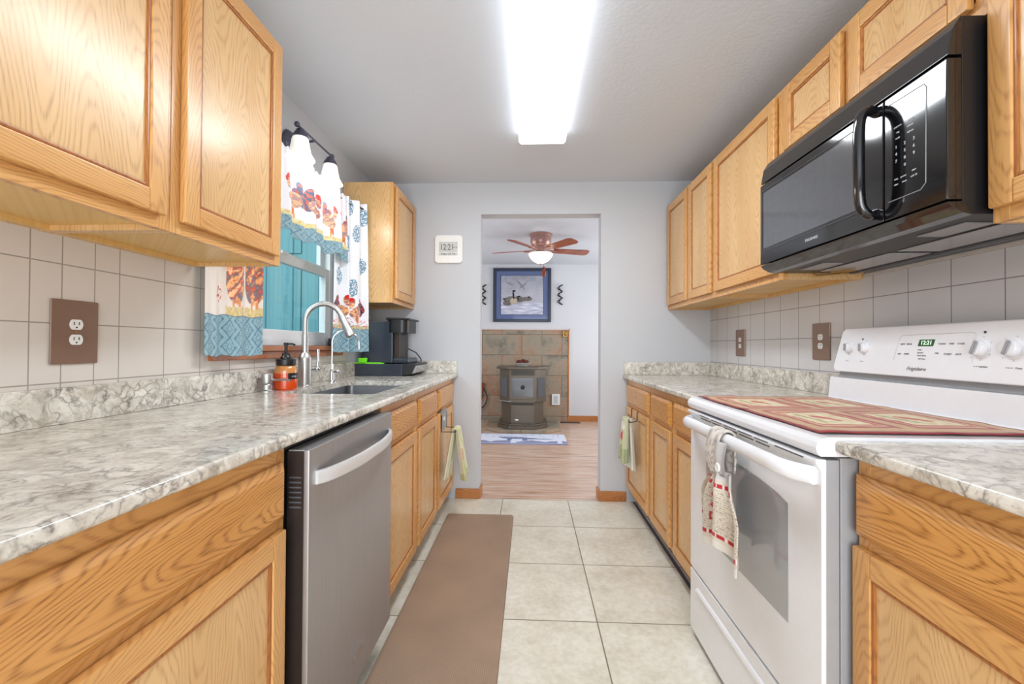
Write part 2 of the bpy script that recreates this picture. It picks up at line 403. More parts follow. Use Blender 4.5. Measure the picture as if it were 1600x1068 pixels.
    def build(s, name, mats, origin=(0, 0, 0), parent=None, smooth=True, ang=32):
        o = Vector(origin)
        if smooth:
            s.bm.normal_update()
            for f in s.bm.faces: f.smooth = True
            for e in s.bm.edges:
                e.smooth = len(e.link_faces) == 2 and e.calc_face_angle(0) < R(ang)
        me = bpy.data.meshes.new(name)
        for v in s.bm.verts: v.co -= o
        s.bm.to_mesh(me); s.bm.free()
        for m in (mats if isinstance(mats, (list, tuple)) else [mats]): me.materials.append(MT[m] if isinstance(m, str) else m)
        ob = bpy.data.objects.new(name, me); COL.objects.link(ob)
        if parent is None: ob.location = o
        else: ob.parent = parent
        if smooth:
            md = ob.modifiers.new('even_normals', 'WEIGHTED_NORMAL'); md.keep_sharp = True; md.weight = 80
        return ob
def tag(o, label, cat, group=None):
    o['label'] = label; o['category'] = cat
    if group: o['group'] = group
    return o
class Thing:
    """an Empty at the thing's base with its parts as children (meshes given in room coordinates)"""
    def __init__(s, name, label, cat, loc, group=None):
        s.o = bpy.data.objects.new(name, None); COL.objects.link(s.o); s.o.location = loc; s.o.empty_display_size = .05
        s.loc = Vector(loc); tag(s.o, label, cat, group)
    def part(s, b, name, mats, parent=None, label=None, **k):
        ob = b.build(name, mats, s.loc, parent or s.o, **k)
        if label: ob['label'] = label
        return ob
def single(b, name, mats, label, cat, origin, group=None, **k):
    return tag(b.build(name, mats, origin, **k), label, cat, group)
def struct(b, name, mats, origin=(0, 0, 0), **k):
    o = b.build(name, mats, origin, **k); o['kind'] = 'structure'; return o
def sheet(pos, colf, nu, nv, name, mat, origin, parent=None, thick=.0012, twist=1):
    """cloth / printed surface: pos(u,v) -> point, colf(u,v) -> sRGB 0..255"""
    bm = bmesh.new(); o = Vector(origin); g = []
    cols = []
    for j in range(nv + 1):
        row = []
        for i in range(nu + 1):
            u, v = i / nu, j / nv; row.append(bm.verts.new(Vector(pos(u, v)) - o)); cols.append(colf(u, v))
        g.append(row)
    for j in range(nv):
        for i in range(nu): bm.faces.new((g[j][i], g[j][i + 1], g[j + 1][i + 1], g[j + 1][i])).smooth = True
    me = bpy.data.meshes.new(name); bm.to_mesh(me); bm.free()
    at = me.color_attributes.new('Col', 'FLOAT_COLOR', 'POINT')
    for k, c in enumerate(cols): at.data[k].color = (*rgb(*[max(0, min(255, x)) for x in c]), 1)
    me.materials.append(MT[mat]); ob = bpy.data.objects.new(name, me); COL.objects.link(ob)
    if parent is None: ob.location = o
    else: ob.parent = parent
    if thick:
        md = ob.modifiers.new('thickness', 'SOLIDIFY'); md.thickness = thick; md.offset = 0
    return ob
def writing(text, name, mat, loc, xdir, ydir, size, origin, parent, extrude=.0003, shear=0, squash=1, align='CENTER'):
    """raised letters: xdir is the reading direction, ydir points up the letters"""
    c = bpy.data.curves.new(name, 'FONT'); c.body = text; c.size = size; c.extrude = extrude; c.align_x = align; c.align_y = 'CENTER'; c.shear = shear; c.resolution_u = 3
    tmp = bpy.data.objects.new('tmp', c); me = bpy.data.meshes.new_from_object(tmp); bpy.data.objects.remove(tmp); bpy.data.curves.remove(c)
    x = Vector(xdir).normalized(); y = Vector(ydir).normalized(); z = x.cross(y).normalized()
    m = Matrix((x * squash, y, z)).transposed().to_4x4(); m.translation = Vector(loc) - Vector(origin)
    me.transform(m); me.name = name; me.materials.clear(); me.materials.append(MT[mat])
    o = bpy.data.objects.new(name, me); COL.objects.link(o); o.parent = parent
    return o
def mixc(a, b, t): return tuple(x + (y - x) * t for x, y in zip(a, b))
def sstep(a, b, x):
    t = max(0, min(1, (x - a) / (b - a))); return t * t * (3 - 2 * t)
def nz(x, y, z=0): return mnoise.noise(Vector((x, y, z)))
def ell(u, v, cu, cv, ru, rv, rot=0):
    a, b = u - cu, v - cv; c, s = math.cos(rot), math.sin(rot)
    return ((a * c + b * s) / ru) ** 2 + ((-a * s + b * c) / rv) ** 2

# ------------------------------------------------------------------ room shell
XL, XR, YB, ZC = -1.22, 1.345, 3.337, 2.394
YR = -1.8                       # rear wall behind the camera
b = B(); b.box(XL - .12, XR + .12, YR, YB, -.1, 0); struct(b, 'floor', 'floor', smooth=False)
b = B(); b.box(-2.6, 2.7, YB, 7.1, -.1, 0); struct(b, 'floor_far_room', 'laminate', smooth=False)
b = B(); b.box(XL - .12, XR + .12, YR, YB + .12, ZC, ZC + .1); struct(b, 'ceiling', 'ceiling', smooth=False)
b = B(); b.box(-2.6, 2.7, YB + .12, 7.1, 2.43, 2.53); struct(b, 'ceiling_far_room', 'ceiling', smooth=False)
# left wall with the window opening; tile skin is its own slab
WY0, WY1, WZ0, WZ1 = 1.62, 2.765, 1.148, 2.06
def holed_x(b, x0, x1, y0, y1, z0, z1, hy0, hy1, hz0, hz1):
    b.box(x0, x1, y0, hy0, z0, z1); b.box(x0, x1, hy1, y1, z0, z1); b.box(x0, x1, hy0, hy1, z0, hz0); b.box(x0, x1, hy0, hy1, hz1, z1)
b = B(); holed_x(b, XL - .12, XL, YR, YB + .12, 0, ZC, WY0, WY1, WZ0, WZ1); struct(b, 'wall_left', 'wall', smooth=False)
b = B(); b.box(XL, XL + .008, -.6, WY0, 1.0, 1.435); b.box(XL, XL + .008, WY0, WY1, 1.0, 1.088); b.box(XL, XL + .008, WY1, 2.84, 1.0, 1.44)
struct(b, 'wall_left_tile', 'tile_l', smooth=False)
b = B(); b.box(XR, XR + .12, YR, YB + .12, 0, ZC); struct(b, 'wall_right', 'wall', smooth=False)
b = B(); b.box(XR - .008, XR, -.6, YB, 1.0, 1.435); struct(b, 'wall_right_tile', 'tile_r', smooth=False)
DX0, DX1, DZ = -.3815, .5276, 2.154
b = B(); b.box(-2.6, DX0, YB, YB + .12, 0, ZC + .14); b.box(DX1, 2.7, YB, YB + .12, 0, ZC + .14); b.box(DX0, DX1, YB, YB + .12, DZ, ZC + .14)
struct(b, 'wall_back', 'wall', smooth=False)
b = B(); b.box(XL, -.95, YR - .1, YR, 0, ZC); b.box(1.05, XR, YR - .1, YR, 0, ZC); b.box(-.95, 1.05, YR - .1, YR, 2.15, ZC)
struct(b, 'wall_front', 'wall', smooth=False)
b = B(); b.box(-2.6, 2.7, 6.88, 7.0, 0, 2.5); struct(b, 'wall_far', 'wall_far', smooth=False)
b = B(); b.box(-2.7, -2.6, YB, 7.1, 0, 2.5); struct(b, 'wall_far_left', 'wall_far', smooth=False)
b = B(); b.box(2.7, 2.8, YB, 7.1, 0, 2.5); struct(b, 'wall_far_right', 'wall_far', smooth=False)
# baseboards, then a painted floor shadow
b = B(); b.box(-.56, DX0 + .012, YB - .014, YB, 0, .075, .004); b.box(DX0, DX0 + .014, YB, YB + .12, 0, .075, .004); struct(b, 'baseboard_left', 'trim_h')
b = B(); b.box(DX1 - .012, .72, YB - .014, YB, 0, .075, .004); b.box(DX1 - .014, DX1, YB, YB + .12, 0, .075, .004); struct(b, 'baseboard_right', 'trim_h')
b = B(); b.box(.60, 2.69, 6.866, 6.88, 0, .085, .004); b.box(-2.59, -.80, 6.866, 6.88, 0, .085, .004); struct(b, 'baseboard_far', 'trim_h')
b = B(); b.box(.7645, .784, 1.80, YB - .015, 0, .0012); struct(b, 'floor_shadow_strip', 'toe', smooth=False)  # thin slate-coloured strip added as the shadow along the right cabinets
# porch seen through the window
b = B(); b.box(-2.75, -2.7, .2, 6.5, 0, 3.2); struct(b, 'wall_porch', 'teal', smooth=False)
b = B(); b.box(-2.7, -1.345, 3.30, 3.335, 0, 3.2); struct(b, 'wall_porch_end', 'teal', smooth=False)
b = B(); frame_p = [(-2.3, -1.75)]
for xa, xb in frame_p: b.box(xa, xb, 3.285, 3.2995, .3, 1.05, .006); b.box(xa, xb, 3.285, 3.2995, 1.15, 1.75, .006); b.box(xa, xb, 3.285, 3.2995, 1.85, 2.4, .006)
b.box(-1.60, -1.50, 3.27, 3.2995, 0, 3.2, .004); struct(b, 'trim_3', 'teal')
b = B(); b.box(-2.7, -1.35, .2, 6.5, -.1, -.02); struct(b, 'floor_porch', 'grey', smooth=False)

# ------------------------------------------------------------------ window
wx0, wx1 = -1.335, -1.275
def frame_x(b, x0, x1, y0, y1, z0, z1, w, bev=.003, wt=None, wb=None):
    b.box(x0, x1, y0, y0 + w, z0, z1, bev); b.box(x0, x1, y1 - w, y1, z0, z1, bev)
    b.box(x0, x1, y0 + w, y1 - w, z0, z0 + (wb or w), bev); b.box(x0, x1, y0 + w, y1 - w, z1 - (wt or w), z1, bev)
b = B(); frame_x(b, wx0, wx1 + .01, WY0, WY1, WZ0, WZ1, .035, wb=.03); win = struct(b, 'window_1', 'vinyl')
def wpart(b, n, m): o = b.build(n, m, (0, 0, 0), win); return o
b = B(); frame_x(b, -1.305, -1.272, WY0 + .035, WY1 - .035, WZ0 + .03, 1.625, .045, wt=.05, wb=.05); wpart(b, 'lower_sash', 'vinyl')
b = B(); frame_x(b, -1.333, -1.306, WY0 + .035, WY1 - .035, 1.60, WZ1 - .035, .045); wpart(b, 'upper_sash', 'vinyl')
b = B(); b.box(-1.292, -1.288, WY0 + .08, WY1 - .08, WZ0 + .08, 1.575); wpart(b, 'lower_pane', 'glass')
b = B(); b.box(-1.322, -1.318, WY0 + .08, WY1 - .08, 1.645, WZ1 - .08); wpart(b, 'upper_pane', 'glass')
b = B(); b.box(-1.272, -1.262, 2.19, 2.25, 1.618, 1.634, .003); wpart(b, 'sash_lock', 'vinyl')
b = B(); b.box(XL - .05, XL + .045, WY0 - .015, WY1 - .002, 1.122, 1.148, .004); b.box(XL, XL + .03, WY0 - .008, WY1 - .002, 1.088, 1.122, .004)
struct(b, 'trim_1', 'sill')
b = B(); b.box(-1.262, -1.222, 2.70, 2.722, 1.149, 1.195, .004)
single(b, 'window_sensor', 'navy', 'small dark blue sensor box standing on the wood window sill', 'sensor', (-1.242, 2.711, 1.149))

# ------------------------------------------------------------------ cabinets
FR = ['frame_v', 'frame_h', 'groove']
def door(T, s, xf, y0, y1, z0, z1, name='door', sw=.05, th=.019):
    """overlay door: face plane xf, s = +1 faces +X, -1 faces -X"""
    b = B(); xb = xf - s * th; rw = sw + .002
    b.box(xb, xf, y0, y0 + sw, z0, z1, .0045, 2, 0); b.box(xb, xf, y1 - sw, y1, z0, z1, .0045, 2, 0)
    b.box(xb, xf, y0 + sw - .0005, y1 - sw + .0005, z0, z0 + rw, .0045, 2, 1); b.box(xb, xf, y0 + sw - .0005, y1 - sw + .0005, z1 - rw, z1, .0045, 2, 1)
    d = T.part(b, name, FR)
    a = xf - s * .004; c = xf - s * .013; g = .008
    b = B(); b.box(c, a, y0 + sw, y0 + sw + g, z0 + rw, z1 - rw, .002); b.box(c, a, y1 - sw - g, y1 - sw, z0 + rw, z1 - rw, .002)
    b.box(c, a, y0 + sw + g, y1 - sw - g, z0 + rw, z0 + rw + g, .002); b.box(c, a, y0 + sw + g, y1 - sw - g, z1 - rw - g, z1 - rw, .002)
    T.part(b, 'moulding', 'groove', d)
    b = B(); b.box(xb + s * .002, xf - s * .009, y0 + sw + g * .5, y1 - sw - g * .5, z0 + rw + g * .5, z1 - rw - g * .5)
    T.part(b, 'door_panel', 'panel_v', d)
    return d
def drawer(T, s, xf, y0, y1, z0, z1):
    b = B(); xb = xf - s * .012
    b.box(xb - s * .008, xb, y0, y1, z0, z1, .002)
    # raised field with sloped edges
    e = .016
    pr = [(y0, z0), (y1, z0), (y1, z1), (y0, z1)]; pi = [(y0 + e, z0 + e), (y1 - e, z0 + e), (y1 - e, z1 - e), (y0 + e, z1 - e)]
    t = bmesh.new(); O = [t.verts.new((xb, *p)) for p in pr]; I = [t.verts.new((xf, *p)) for p in pi]
    for i in range(4): t.faces.new((O[i], O[(i + 1) % 4], I[(i + 1) % 4], I[i]))
    t.faces.new(I); t.faces.new(O[::-1]); bmesh.ops.recalc_face_normals(t, faces=t.faces); b._add(t)
    return T.part(b, 'drawer', 'drawer_h')
def base_cabinet(s, xf, wall, y0, y1, label, doors, drawers, toe, zt=.914, sink=None, group=None, dz=None, wz=(.744, .876), fb=None):
    fb = fb or (.10 if s > 0 else .116); dz = dz or (fb + .02, .722)
    """xf: face frame plane; wall: wall plane"""
    xi = wall + s * .004
    T = Thing('base_cabinet', label, 'cabinet', ((xf + wall) / 2, (y0 + y1) / 2, 0), group)
    y0 += .001; y1 -= .001; bk = xf - s * .019
    b = B(); w = .016
    b.box(bk, xi, y0, y0 + w, fb, zt); b.box(bk, xi, y1 - w, y1, fb, zt); b.box(bk, xi, y0 + w, y1 - w, fb, fb + w); b.box(xi, xi + s * w, y0 + w, y1 - w, fb + w, zt)
    b.box(bk - s * .07, xi, y0, y0 + w, 0, fb); b.box(bk - s * .07, xi, y1 - w, y1, 0, fb)
    T.part(b, 'carcass', 'lining')
    b = B(); st = sorted(set([y0 + .02, y1 - .02]))
    b.box(bk, xf, y0, y0 + .035, fb, zt, .001, 1, 0); b.box(bk, xf, y1 - .035, y1, fb, zt, .001, 1, 0)
    for (a, c), (d, e) in zip(doors, doors[1:]): b.box(bk, xf, c - .012, d + .012, fb, zt, .001, 1, 0)
    b.box(bk, xf - s * .0005, y0 + .03, y1 - .03, zt - .05, zt, 0, 1, 1); b.box(bk, xf - s * .0005, y0 + .03, y1 - .03, .705, .765, 0, 1, 1); b.box(bk, xf - s * .0005, y0 + .03, y1 - .03, fb, fb + .045, 0, 1, 1)
    T.part(b, 'face_frame', FR)
    b = B(); b.box(bk - s * .055, bk - s * .07, y0, y1, 0, fb); T.part(b, 'toe_kick', toe)
    for a, c in doors: door(T, s, xf + s * .0195, a, c, *dz)
    for a, c in drawers: drawer(T, s, xf + s * .0205, a, c, *wz)
    return T
def upper_cabinet(s, xf, wall, y0, y1, z0, z1, label, doors, dz=None, group=None, under=True):
    xi = wall + s * .004
    T = Thing('upper_cabinet', label, 'cabinet', ((xf + wall) / 2, (y0 + y1) / 2, z0), group)
    y0 += .0008; y1 -= .0008; bk = xf - s * .019; w = .014
    b = B(); b.box(bk, xi, y0, y0 + w, z0, z1, 0, 1, 0); b.box(bk, xi, y1 - w, y1, z0, z1, 0, 1, 0)
    b.box(bk, xi, y0 + w, y1 - w, z1 - .012, z1, 0, 1, 0); b.box(xi, xi + s * w, y0 + w, y1 - w, z0 + .001, z1 - .012, 0, 1, 0)
    T.part(b, 'carcass', 'panel_v')
    b = B(); b.box(bk, xi + s * w, y0 + w, y1 - w, z0 + .014, z0 + .026); b.box(xi + s * w, xi + s * (w + .02), y0 + w, y1 - w, z0 + .002, z0 + .0139)
    T.part(b, 'bottom_panel', 'lining')
    b = B(); b.box(bk, xf, y0, y0 + .035, z0, z1, .001, 1, 0); b.box(bk, xf, y1 - .035, y1, z0, z1, .001, 1, 0)
    for (a, c), (d, e) in zip(doors, doors[1:]): b.box(bk, xf, c - .012, d + .012, z0, z1, .001, 1, 0)
    b.box(bk, xf - s * .0005, y0 + .03, y1 - .03, z0, z0 + .045, 0, 1, 1); b.box(bk, xf - s * .0005, y0 + .03, y1 - .03, z1 - .045, z1, 0, 1, 1)
    T.part(b, 'face_frame', FR)
    dz = dz or (z0 + .03, z1 - .018)
    for a, c in doors: door(T, s, xf + s * .0195, a, c, *dz)
    return T
FL, FRX = -.585, .7245
# left run
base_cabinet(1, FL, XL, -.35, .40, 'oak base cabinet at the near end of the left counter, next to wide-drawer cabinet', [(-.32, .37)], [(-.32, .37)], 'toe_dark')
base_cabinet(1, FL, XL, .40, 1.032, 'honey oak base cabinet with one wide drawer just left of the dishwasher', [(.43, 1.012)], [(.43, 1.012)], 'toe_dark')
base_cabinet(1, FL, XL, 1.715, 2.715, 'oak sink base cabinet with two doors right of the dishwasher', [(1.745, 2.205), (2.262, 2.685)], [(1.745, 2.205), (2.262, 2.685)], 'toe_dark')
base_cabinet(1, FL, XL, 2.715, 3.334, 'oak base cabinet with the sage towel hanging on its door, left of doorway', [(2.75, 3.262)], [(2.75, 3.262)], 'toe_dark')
# right run
base_cabinet(-1, FRX, XR, 2.66, 3.334, 'oak base cabinet with striped floral towel on its door, right of doorway', [(2.69, 3.27)], [(2.69, 3.27)], 'toe')
base_cabinet(-1, FRX, XR, 2.245, 2.66, 'narrow oak base cabinet in the middle of the far right run', [(2.272, 2.628)], [(2.272, 2.628)], 'toe')
base_cabinet(-1, FRX, XR, 1.825, 2.245, 'oak base cabinet directly beside the far side of the white range', [(1.85, 2.218)], [(1.85, 2.218)], 'toe')
base_cabinet(-1, FRX, XR, .35, 1.007, 'oak base cabinet with striped-grain drawer on near side of the white range', [(.38, 1.001)], [(.38, 1.001)], 'toe')
base_cabinet(-1, FRX, XR, -.35, .35, 'oak base cabinet at the near end of the right counter', [(-.32, .32)], [(-.32, .32)], 'toe')
# uppers
UL, UR, ZU, ZT = -.89, 1.0235, 1.428, 2.207
upper_cabinet(1, UL, XL, .13, 1.048, ZU, ZT, 'large oak upper cabinet at the top left corner of the view', [(.16, .57), (.595, 1.022)])
upper_cabinet(1, UL, XL, 1.048, 1.53, ZU, ZT, 'one-door oak upper cabinet between the corner cabinet and the window', [(1.075, 1.50)])
upper_cabinet(1, UL, XL, 2.80, 3.334, ZU, ZT, 'oak upper cabinet on the left wall beyond the window, above coffee maker', [(2.835, 3.285)])
upper_cabinet(-1, UR, XR, 1.83, 2.50, ZU, ZT, 'wide oak upper cabinet immediately left of the black microwave', [(1.865, 2.475)])
upper_cabinet(-1, UR, XR, 2.50, 3.334, ZU, ZT, 'two-door oak upper cabinet in the far right corner by the doorway', [(2.515, 2.865), (2.90, 3.305)])
upper_cabinet(-1, UR, XR, 1.02, 1.83, 1.905, ZT, 'short two-door oak cabinet mounted above the black microwave', [(1.055, 1.44), (1.475, 1.80)], dz=(1.935, 2.189))
upper_cabinet(-1, UR, XR, .35, 1.02, ZU, ZT, 'oak upper cabinet at the top right corner of the view', [(.38, 1.012)])

# ------------------------------------------------------------------ worktops and splashbacks
CT, CB = .945, .917
def top_slab(x0, x1, y0, y1, label, hole=None, end_bev=True):
    """x0 = wall side, x1 = front edge"""
    t = bmesh.new()
    lo, hi = sorted((x0, x1))
    xs = [lo, hi]; ys = [y0, y1]
    if hole: xs = [lo, hole[0], hole[1], hi]; ys = [y0, hole[2], hole[3], y1]
    V = {}
    def P(i, j, k):
        if (i, j, k) not in V: V[i, j, k] = t.verts.new((xs[i], ys[j], (CB, CT)[k]))
        return V[i, j, k]
    nx, ny = len(xs) - 1, len(ys) - 1
    inside = lambda i, j: 0 <= i < nx and 0 <= j < ny and not (hole and i == 1 and j == 1)
    for i in range(nx):
        for j in range(ny):
            if not inside(i, j): continue
            for k in (0, 1): t.faces.new((P(i, j, k), P(i + 1, j, k), P(i + 1, j + 1, k), P(i, j + 1, k)))
            if not inside(i - 1, j): t.faces.new((P(i, j, 0), P(i, j, 1), P(i, j + 1, 1), P(i, j + 1, 0)))
            if not inside(i + 1, j): t.faces.new((P(i + 1, j, 0), P(i + 1, j, 1), P(i + 1, j + 1, 1), P(i + 1, j + 1, 0)))
            if not inside(i, j - 1): t.faces.new((P(i, j, 0), P(i, j, 1), P(i + 1, j, 1), P(i + 1, j, 0)))
            if not inside(i, j + 1): t.faces.new((P(i, j + 1, 0), P(i, j + 1, 1), P(i + 1, j + 1, 1), P(i + 1, j + 1, 0)))
    bmesh.ops.recalc_face_normals(t, faces=t.faces)
    if hole:
        ve = [e for e in t.edges if abs(e.verts[0].co.z - e.verts[1].co.z) > .01 and all(hole[0] - 1e-5 < v.co.x < hole[1] + 1e-5 and hole[2] - 1e-5 < v.co.y < hole[3] + 1e-5 for v in e.verts)]
        bmesh.ops.bevel(t, geom=ve, offset=.03, segments=4, affect='EDGES', profile=.5)
    es = [e for e in t.edges if all(abs(v.co.x - x1) < 1e-5 for v in e.verts) and abs(e.verts[0].co.z - e.verts[1].co.z) < 1e-5]
    bmesh.ops.bevel(t, geom=es, offset=.009, segments=4, affect='EDGES', profile=.5)
    b = B(); b._add(t)
    return single(b, 'countertop', 'quartz', label, 'countertop', ((x0 + x1) / 2, (y0 + y1) / 2, CB))
top_slab(XL + .002, -.549, -.35, YB - .001, 'long veined grey quartz countertop with sink cutout on the left side', (-1.062, -.66, 1.835, 2.55))
top_slab(XR - .002, .6918, 1.822, YB - .001, 'veined quartz countertop at the far right between range and back wall')
top_slab(XR - .002, .678, -.35, 1.009, 'veined quartz countertop in the near right foreground beside the range')
def splash(x0, x1, y0, y1, label):
    b = B(); b.box(x0, x1, y0, y1, CT + .0003, 1.038, .002)
    single(b, 'backsplash', 'quartz', label, 'backsplash', ((x0 + x1) / 2, (y0 + y1) / 2, CT))
splash(XL + .0085, XL + .028, -.35, YB - .022, 'long low quartz backsplash strip along the left tiled wall')
splash(XL + .0085, -.556, YB - .021, YB - .001, 'short quartz backsplash strip on the back wall behind coffee maker')
splash(XR - .028, XR - .0085, 1.84, YB - .022, 'low quartz backsplash strip on right wall beyond the range')
splash(.70, XR - .0085, YB - .021, YB - .001, 'short quartz backsplash strip on back wall right of doorway')
splash(XR - .028, XR - .0085, -.35, 1.005, 'low quartz backsplash strip on right wall nearest the viewer')

# ------------------------------------------------------------------ sink
T = Thing('sink', 'undermount stainless steel sink set in the left countertop', 'sink', (-.86, 2.19, .73))
b = B(); t = bmesh.new(); sx0, sx1, sy0, sy1 = -1.068, -.654, 1.829, 2.556
def rr(x0, x1, y0, y1, r, z, n=5):
    pts = []
    for cx, cy, a0 in ((x1 - r, y1 - r, 0), (x0 + r, y1 - r, 90), (x0 + r, y0 + r, 180), (x1 - r, y0 + r, 270)):
        for k in range(n + 1):
            a = R(a0 + 90 * k / n); pts.append((cx + r * math.cos(a), cy + r * math.sin(a), z))
    return pts
def loops(t, ls, cap=True):
    rings = [[t.verts.new(p) for p in l] for l in ls]; n = len(rings[0])
    for A, C in zip(rings, rings[1:]):
        for k in range(n): t.faces.new((A[k], A[(k + 1) % n], C[(k + 1) % n], C[k]))
    if cap: t.faces.new(rings[-1])
    return rings
loops(t, [rr(sx0 - .012, sx1 + .012, sy0 - .012, sy1 + .012, .04, .9165), rr(sx0, sx1, sy0, sy1, .03, .9165), rr(sx0 + .004, sx1 - .004, sy0 + .004, sy1 - .004, .03, .75), rr(sx0 + .02, sx1 - .02, sy0 + .02, sy1 - .02, .03, .735)])
b._add(t); T.part(b, 'basin', 'sinksteel')
b = B(); b.lathe([(.045, 0), (.045, .003), (.03, .003), (.026, -.0), (0, -.0)], (-.86, 2.19, .7355)); T.part(b, 'drain', 'chrome')

# main tap
T = Thing('kitchen_faucet', 'brushed nickel pull-down kitchen faucet with high arched spout behind sink', 'faucet', (-1.13, 2.17, CT))
fx, fy = -1.13, 2.17
b = B(); b.lathe([(.034, 0), (.034, .004), (.031, .008), (.031, .135), (.028, .15), (.019, .165), (.0165, .17), (.0165, .26)], (fx, fy, CT)); T.part(b, 'body', 'steel_light')
cz = 1.272; rad = .088; dx, dy = math.cos(R(12)), math.sin(R(12))
pts = [(fx, fy, 1.19), (fx, fy, 1.24)] + [(fx + (rad - rad * math.cos(R(a))) * dx, fy + (rad - rad * math.cos(R(a))) * dy, cz + rad * math.sin(R(a))) for a in range(0, 161, 10)]
b = B(); b.tube(pts, .0135, 16); T.part(b, 'spout', 'steel_light')
p0 = Vector(pts[-1]); d0 = (Vector(pts[-1]) - Vector(pts[-2])).normalized()
b = B(); b.lathe([(.0145, -.005), (.0165, .01), (.018, .05), (.0215, .085), (.0235, .09), (.0235, .112), (.019, .118)], p0, 20, d0); T.part(b, 'spray_head', 'steel_light')
b = B(); b.cyl((fx + .015, fy + .02, CT + .085), .012, .035, (.6, .8, 0)); b.ball((fx + .038, fy + .05, CT + .085), .015); b.tube([(fx + .038, fy + .05, CT + .09), (fx + .042, fy + .052, CT + .13), (fx + .04, fy + .052, CT + .185)], [.008, .006, .0075], 12)
T.part(b, 'lever', 'chrome')
# filter tap
T = Thing('filter_faucet', 'slim chrome filtered-water faucet to the right of the main faucet', 'faucet', (-1.115, 2.44, CT))
gx, gy = -1.115, 2.44
b = B(); b.lathe([(.024, 0), (.024, .004), (.014, .008), (.013, .06), (.009, .07)], (gx, gy, CT)); T.part(b, 'body', 'chrome')
pts = [(gx, gy, CT + .06), (gx, gy, 1.16)] + [(gx + .07 - .07 * math.cos(R(a)), gy + .012 - .012 * math.cos(R(a)), 1.165 + .07 * math.sin(R(a))) for a in range(0, 181, 12)] + [(gx + .14, gy + .024, 1.13)]
b = B(); b.tube(pts, .0048, 10); T.part(b, 'spout', 'chrome')
b = B(); b.tube([(gx, gy, CT + .055), (gx + .03, gy, CT + .058)], .006); b.ball((gx + .035, gy, CT + .06), .011); b.tube([(gx + .012, gy - .012, CT + .07), (gx + .012, gy - .012, CT + .1)], .004); T.part(b, 'lever', 'chrome')
# built-in dispenser
T = Thing('soap_dispenser', 'short brushed nickel soap pump mounted in counter, left of orange soap jar', 'dispenser', (-1.155, 1.895, CT))
b = B(); b.lathe([(.026, 0), (.026, .004), (.02, .01), (.02, .03), (.018, .033), (.022, .04), (.023, .075), (.021, .08), (0, .081)], (-1.155, 1.895, CT)); T.part(b, 'body', 'steel_light')
b = B(); b.tube([(-1.14, 1.895, CT + .052), (-1.10, 1.895, CT + .054), (-1.05, 1.895, CT + .051)], .0045); T.part(b, 'nozzle', 'chrome')
# orange soap jar
T = Thing('soap_jar', 'round glass mason jar of orange hand soap with black pump lid', 'soap jar', (-1.128, 1.995, CT))
c = (-1.128, 1.995, CT)
b = B(); b.lathe([(.043, 0), (.049, .008), (.05, .03), (.05, .085), (.044, .103), (.036, .112), (.036, .118)], c, 32); T.part(b, 'jar', 'soap')
b = B(); b.lathe([(.041, .112), (.042, .116), (.042, .138), (.038, .141), (0, .141)], c, 36); T.part(b, 'lid', 'black')
b = B(); b.lathe([(.024, .141), (.024, .148), (.018, .156), (.016, .168), (.007, .17), (.007, .205), (.011, .206), (.011, .216), (0, .217)], c, 24); b.tube([(c[0], c[1], CT + .211), (c[0] + .03, c[1], CT + .211), (c[0] + .042, c[1], CT + .205)], .0045); T.part(b, 'pump', 'black')
b = B(); ring = [(math.cos(R(a)) * .0512, math.sin(R(a)) * .0512) for a in range(-50, 11, 6)]
t = bmesh.new(); lo = [t.verts.new((c[0] + x, c[1] + y, CT + .05)) for x, y in ring]; up = [t.verts.new((c[0] + x, c[1] + y, CT + .078)) for x, y in ring]
lo2 = [t.verts.new((c[0] + x * .97, c[1] + y * .97, CT + .05)) for x, y in ring]; up2 = [t.verts.new((c[0] + x * .97, c[1] + y * .97, CT + .078)) for x, y in ring]
for i in range(len(ring) - 1):
    t.faces.new((lo[i], lo[i + 1], up[i + 1], up[i])); t.faces.new((lo2[i + 1], lo2[i], up2[i], up2[i + 1])); t.faces.new((up[i], up[i + 1], up2[i + 1], up2[i])); t.faces.new((lo[i + 1], lo[i], lo2[i], lo2[i + 1]))
b._add(t); T.part(b, 'label_plate', 'black')
writing('soap', 'lettering', 'lightink', (c[0] + .0515 * math.cos(R(-20)), c[1] + .0515 * math.sin(R(-20)), CT + .064), (-math.sin(R(-20)), math.cos(R(-20)), 0), (0, 0, 1), .014, T.loc, T.o)

# ------------------------------------------------------------------ coffee maker on its pod drawer
T = Thing('pod_drawer', 'low black coffee pod drawer with silver slanted front under coffee maker', 'drawer', (-1.0, 3.10, CT))
b = B(); b.box(-1.19, -.865, 2.95, 3.29, CT + .001, 1.026, .004); T.part(b, 'case', 'navy')
b = B(); b.prism([(-.865, CT + .004), (-.80, CT + .012), (-.772, 1.03), (-.865, 1.03)], 'y', 2.953, 3.287, bev=.002); dr = T.part(b, 'drawer_front', 'black')
b = B(); b.prism([(-.797, CT + .02), (-.790, CT + .02), (-.769, 1.016), (-.776, 1.016)], 'y', 2.965, 3.275); T.part(b, 'face_plate', 'silverface', dr)
T = Thing('coffee_maker', 'black single-cup coffee maker standing on the pod drawer in the corner', 'coffee maker', (-1.0, 3.10, 1.03))
b = B(); b.box(-1.108, -.94, 2.978, 3.24, 1.031, 1.318, .008); b.box(-1.15, -1.105, 2.99, 3.2, 1.031, 1.10, .006); T.part(b, 'body', 'navy')
b = B(); b.box(-.939, -.895, 3.00, 3.20, 1.05, 1.25, .004); T.part(b, 'column', 'darkbrown')
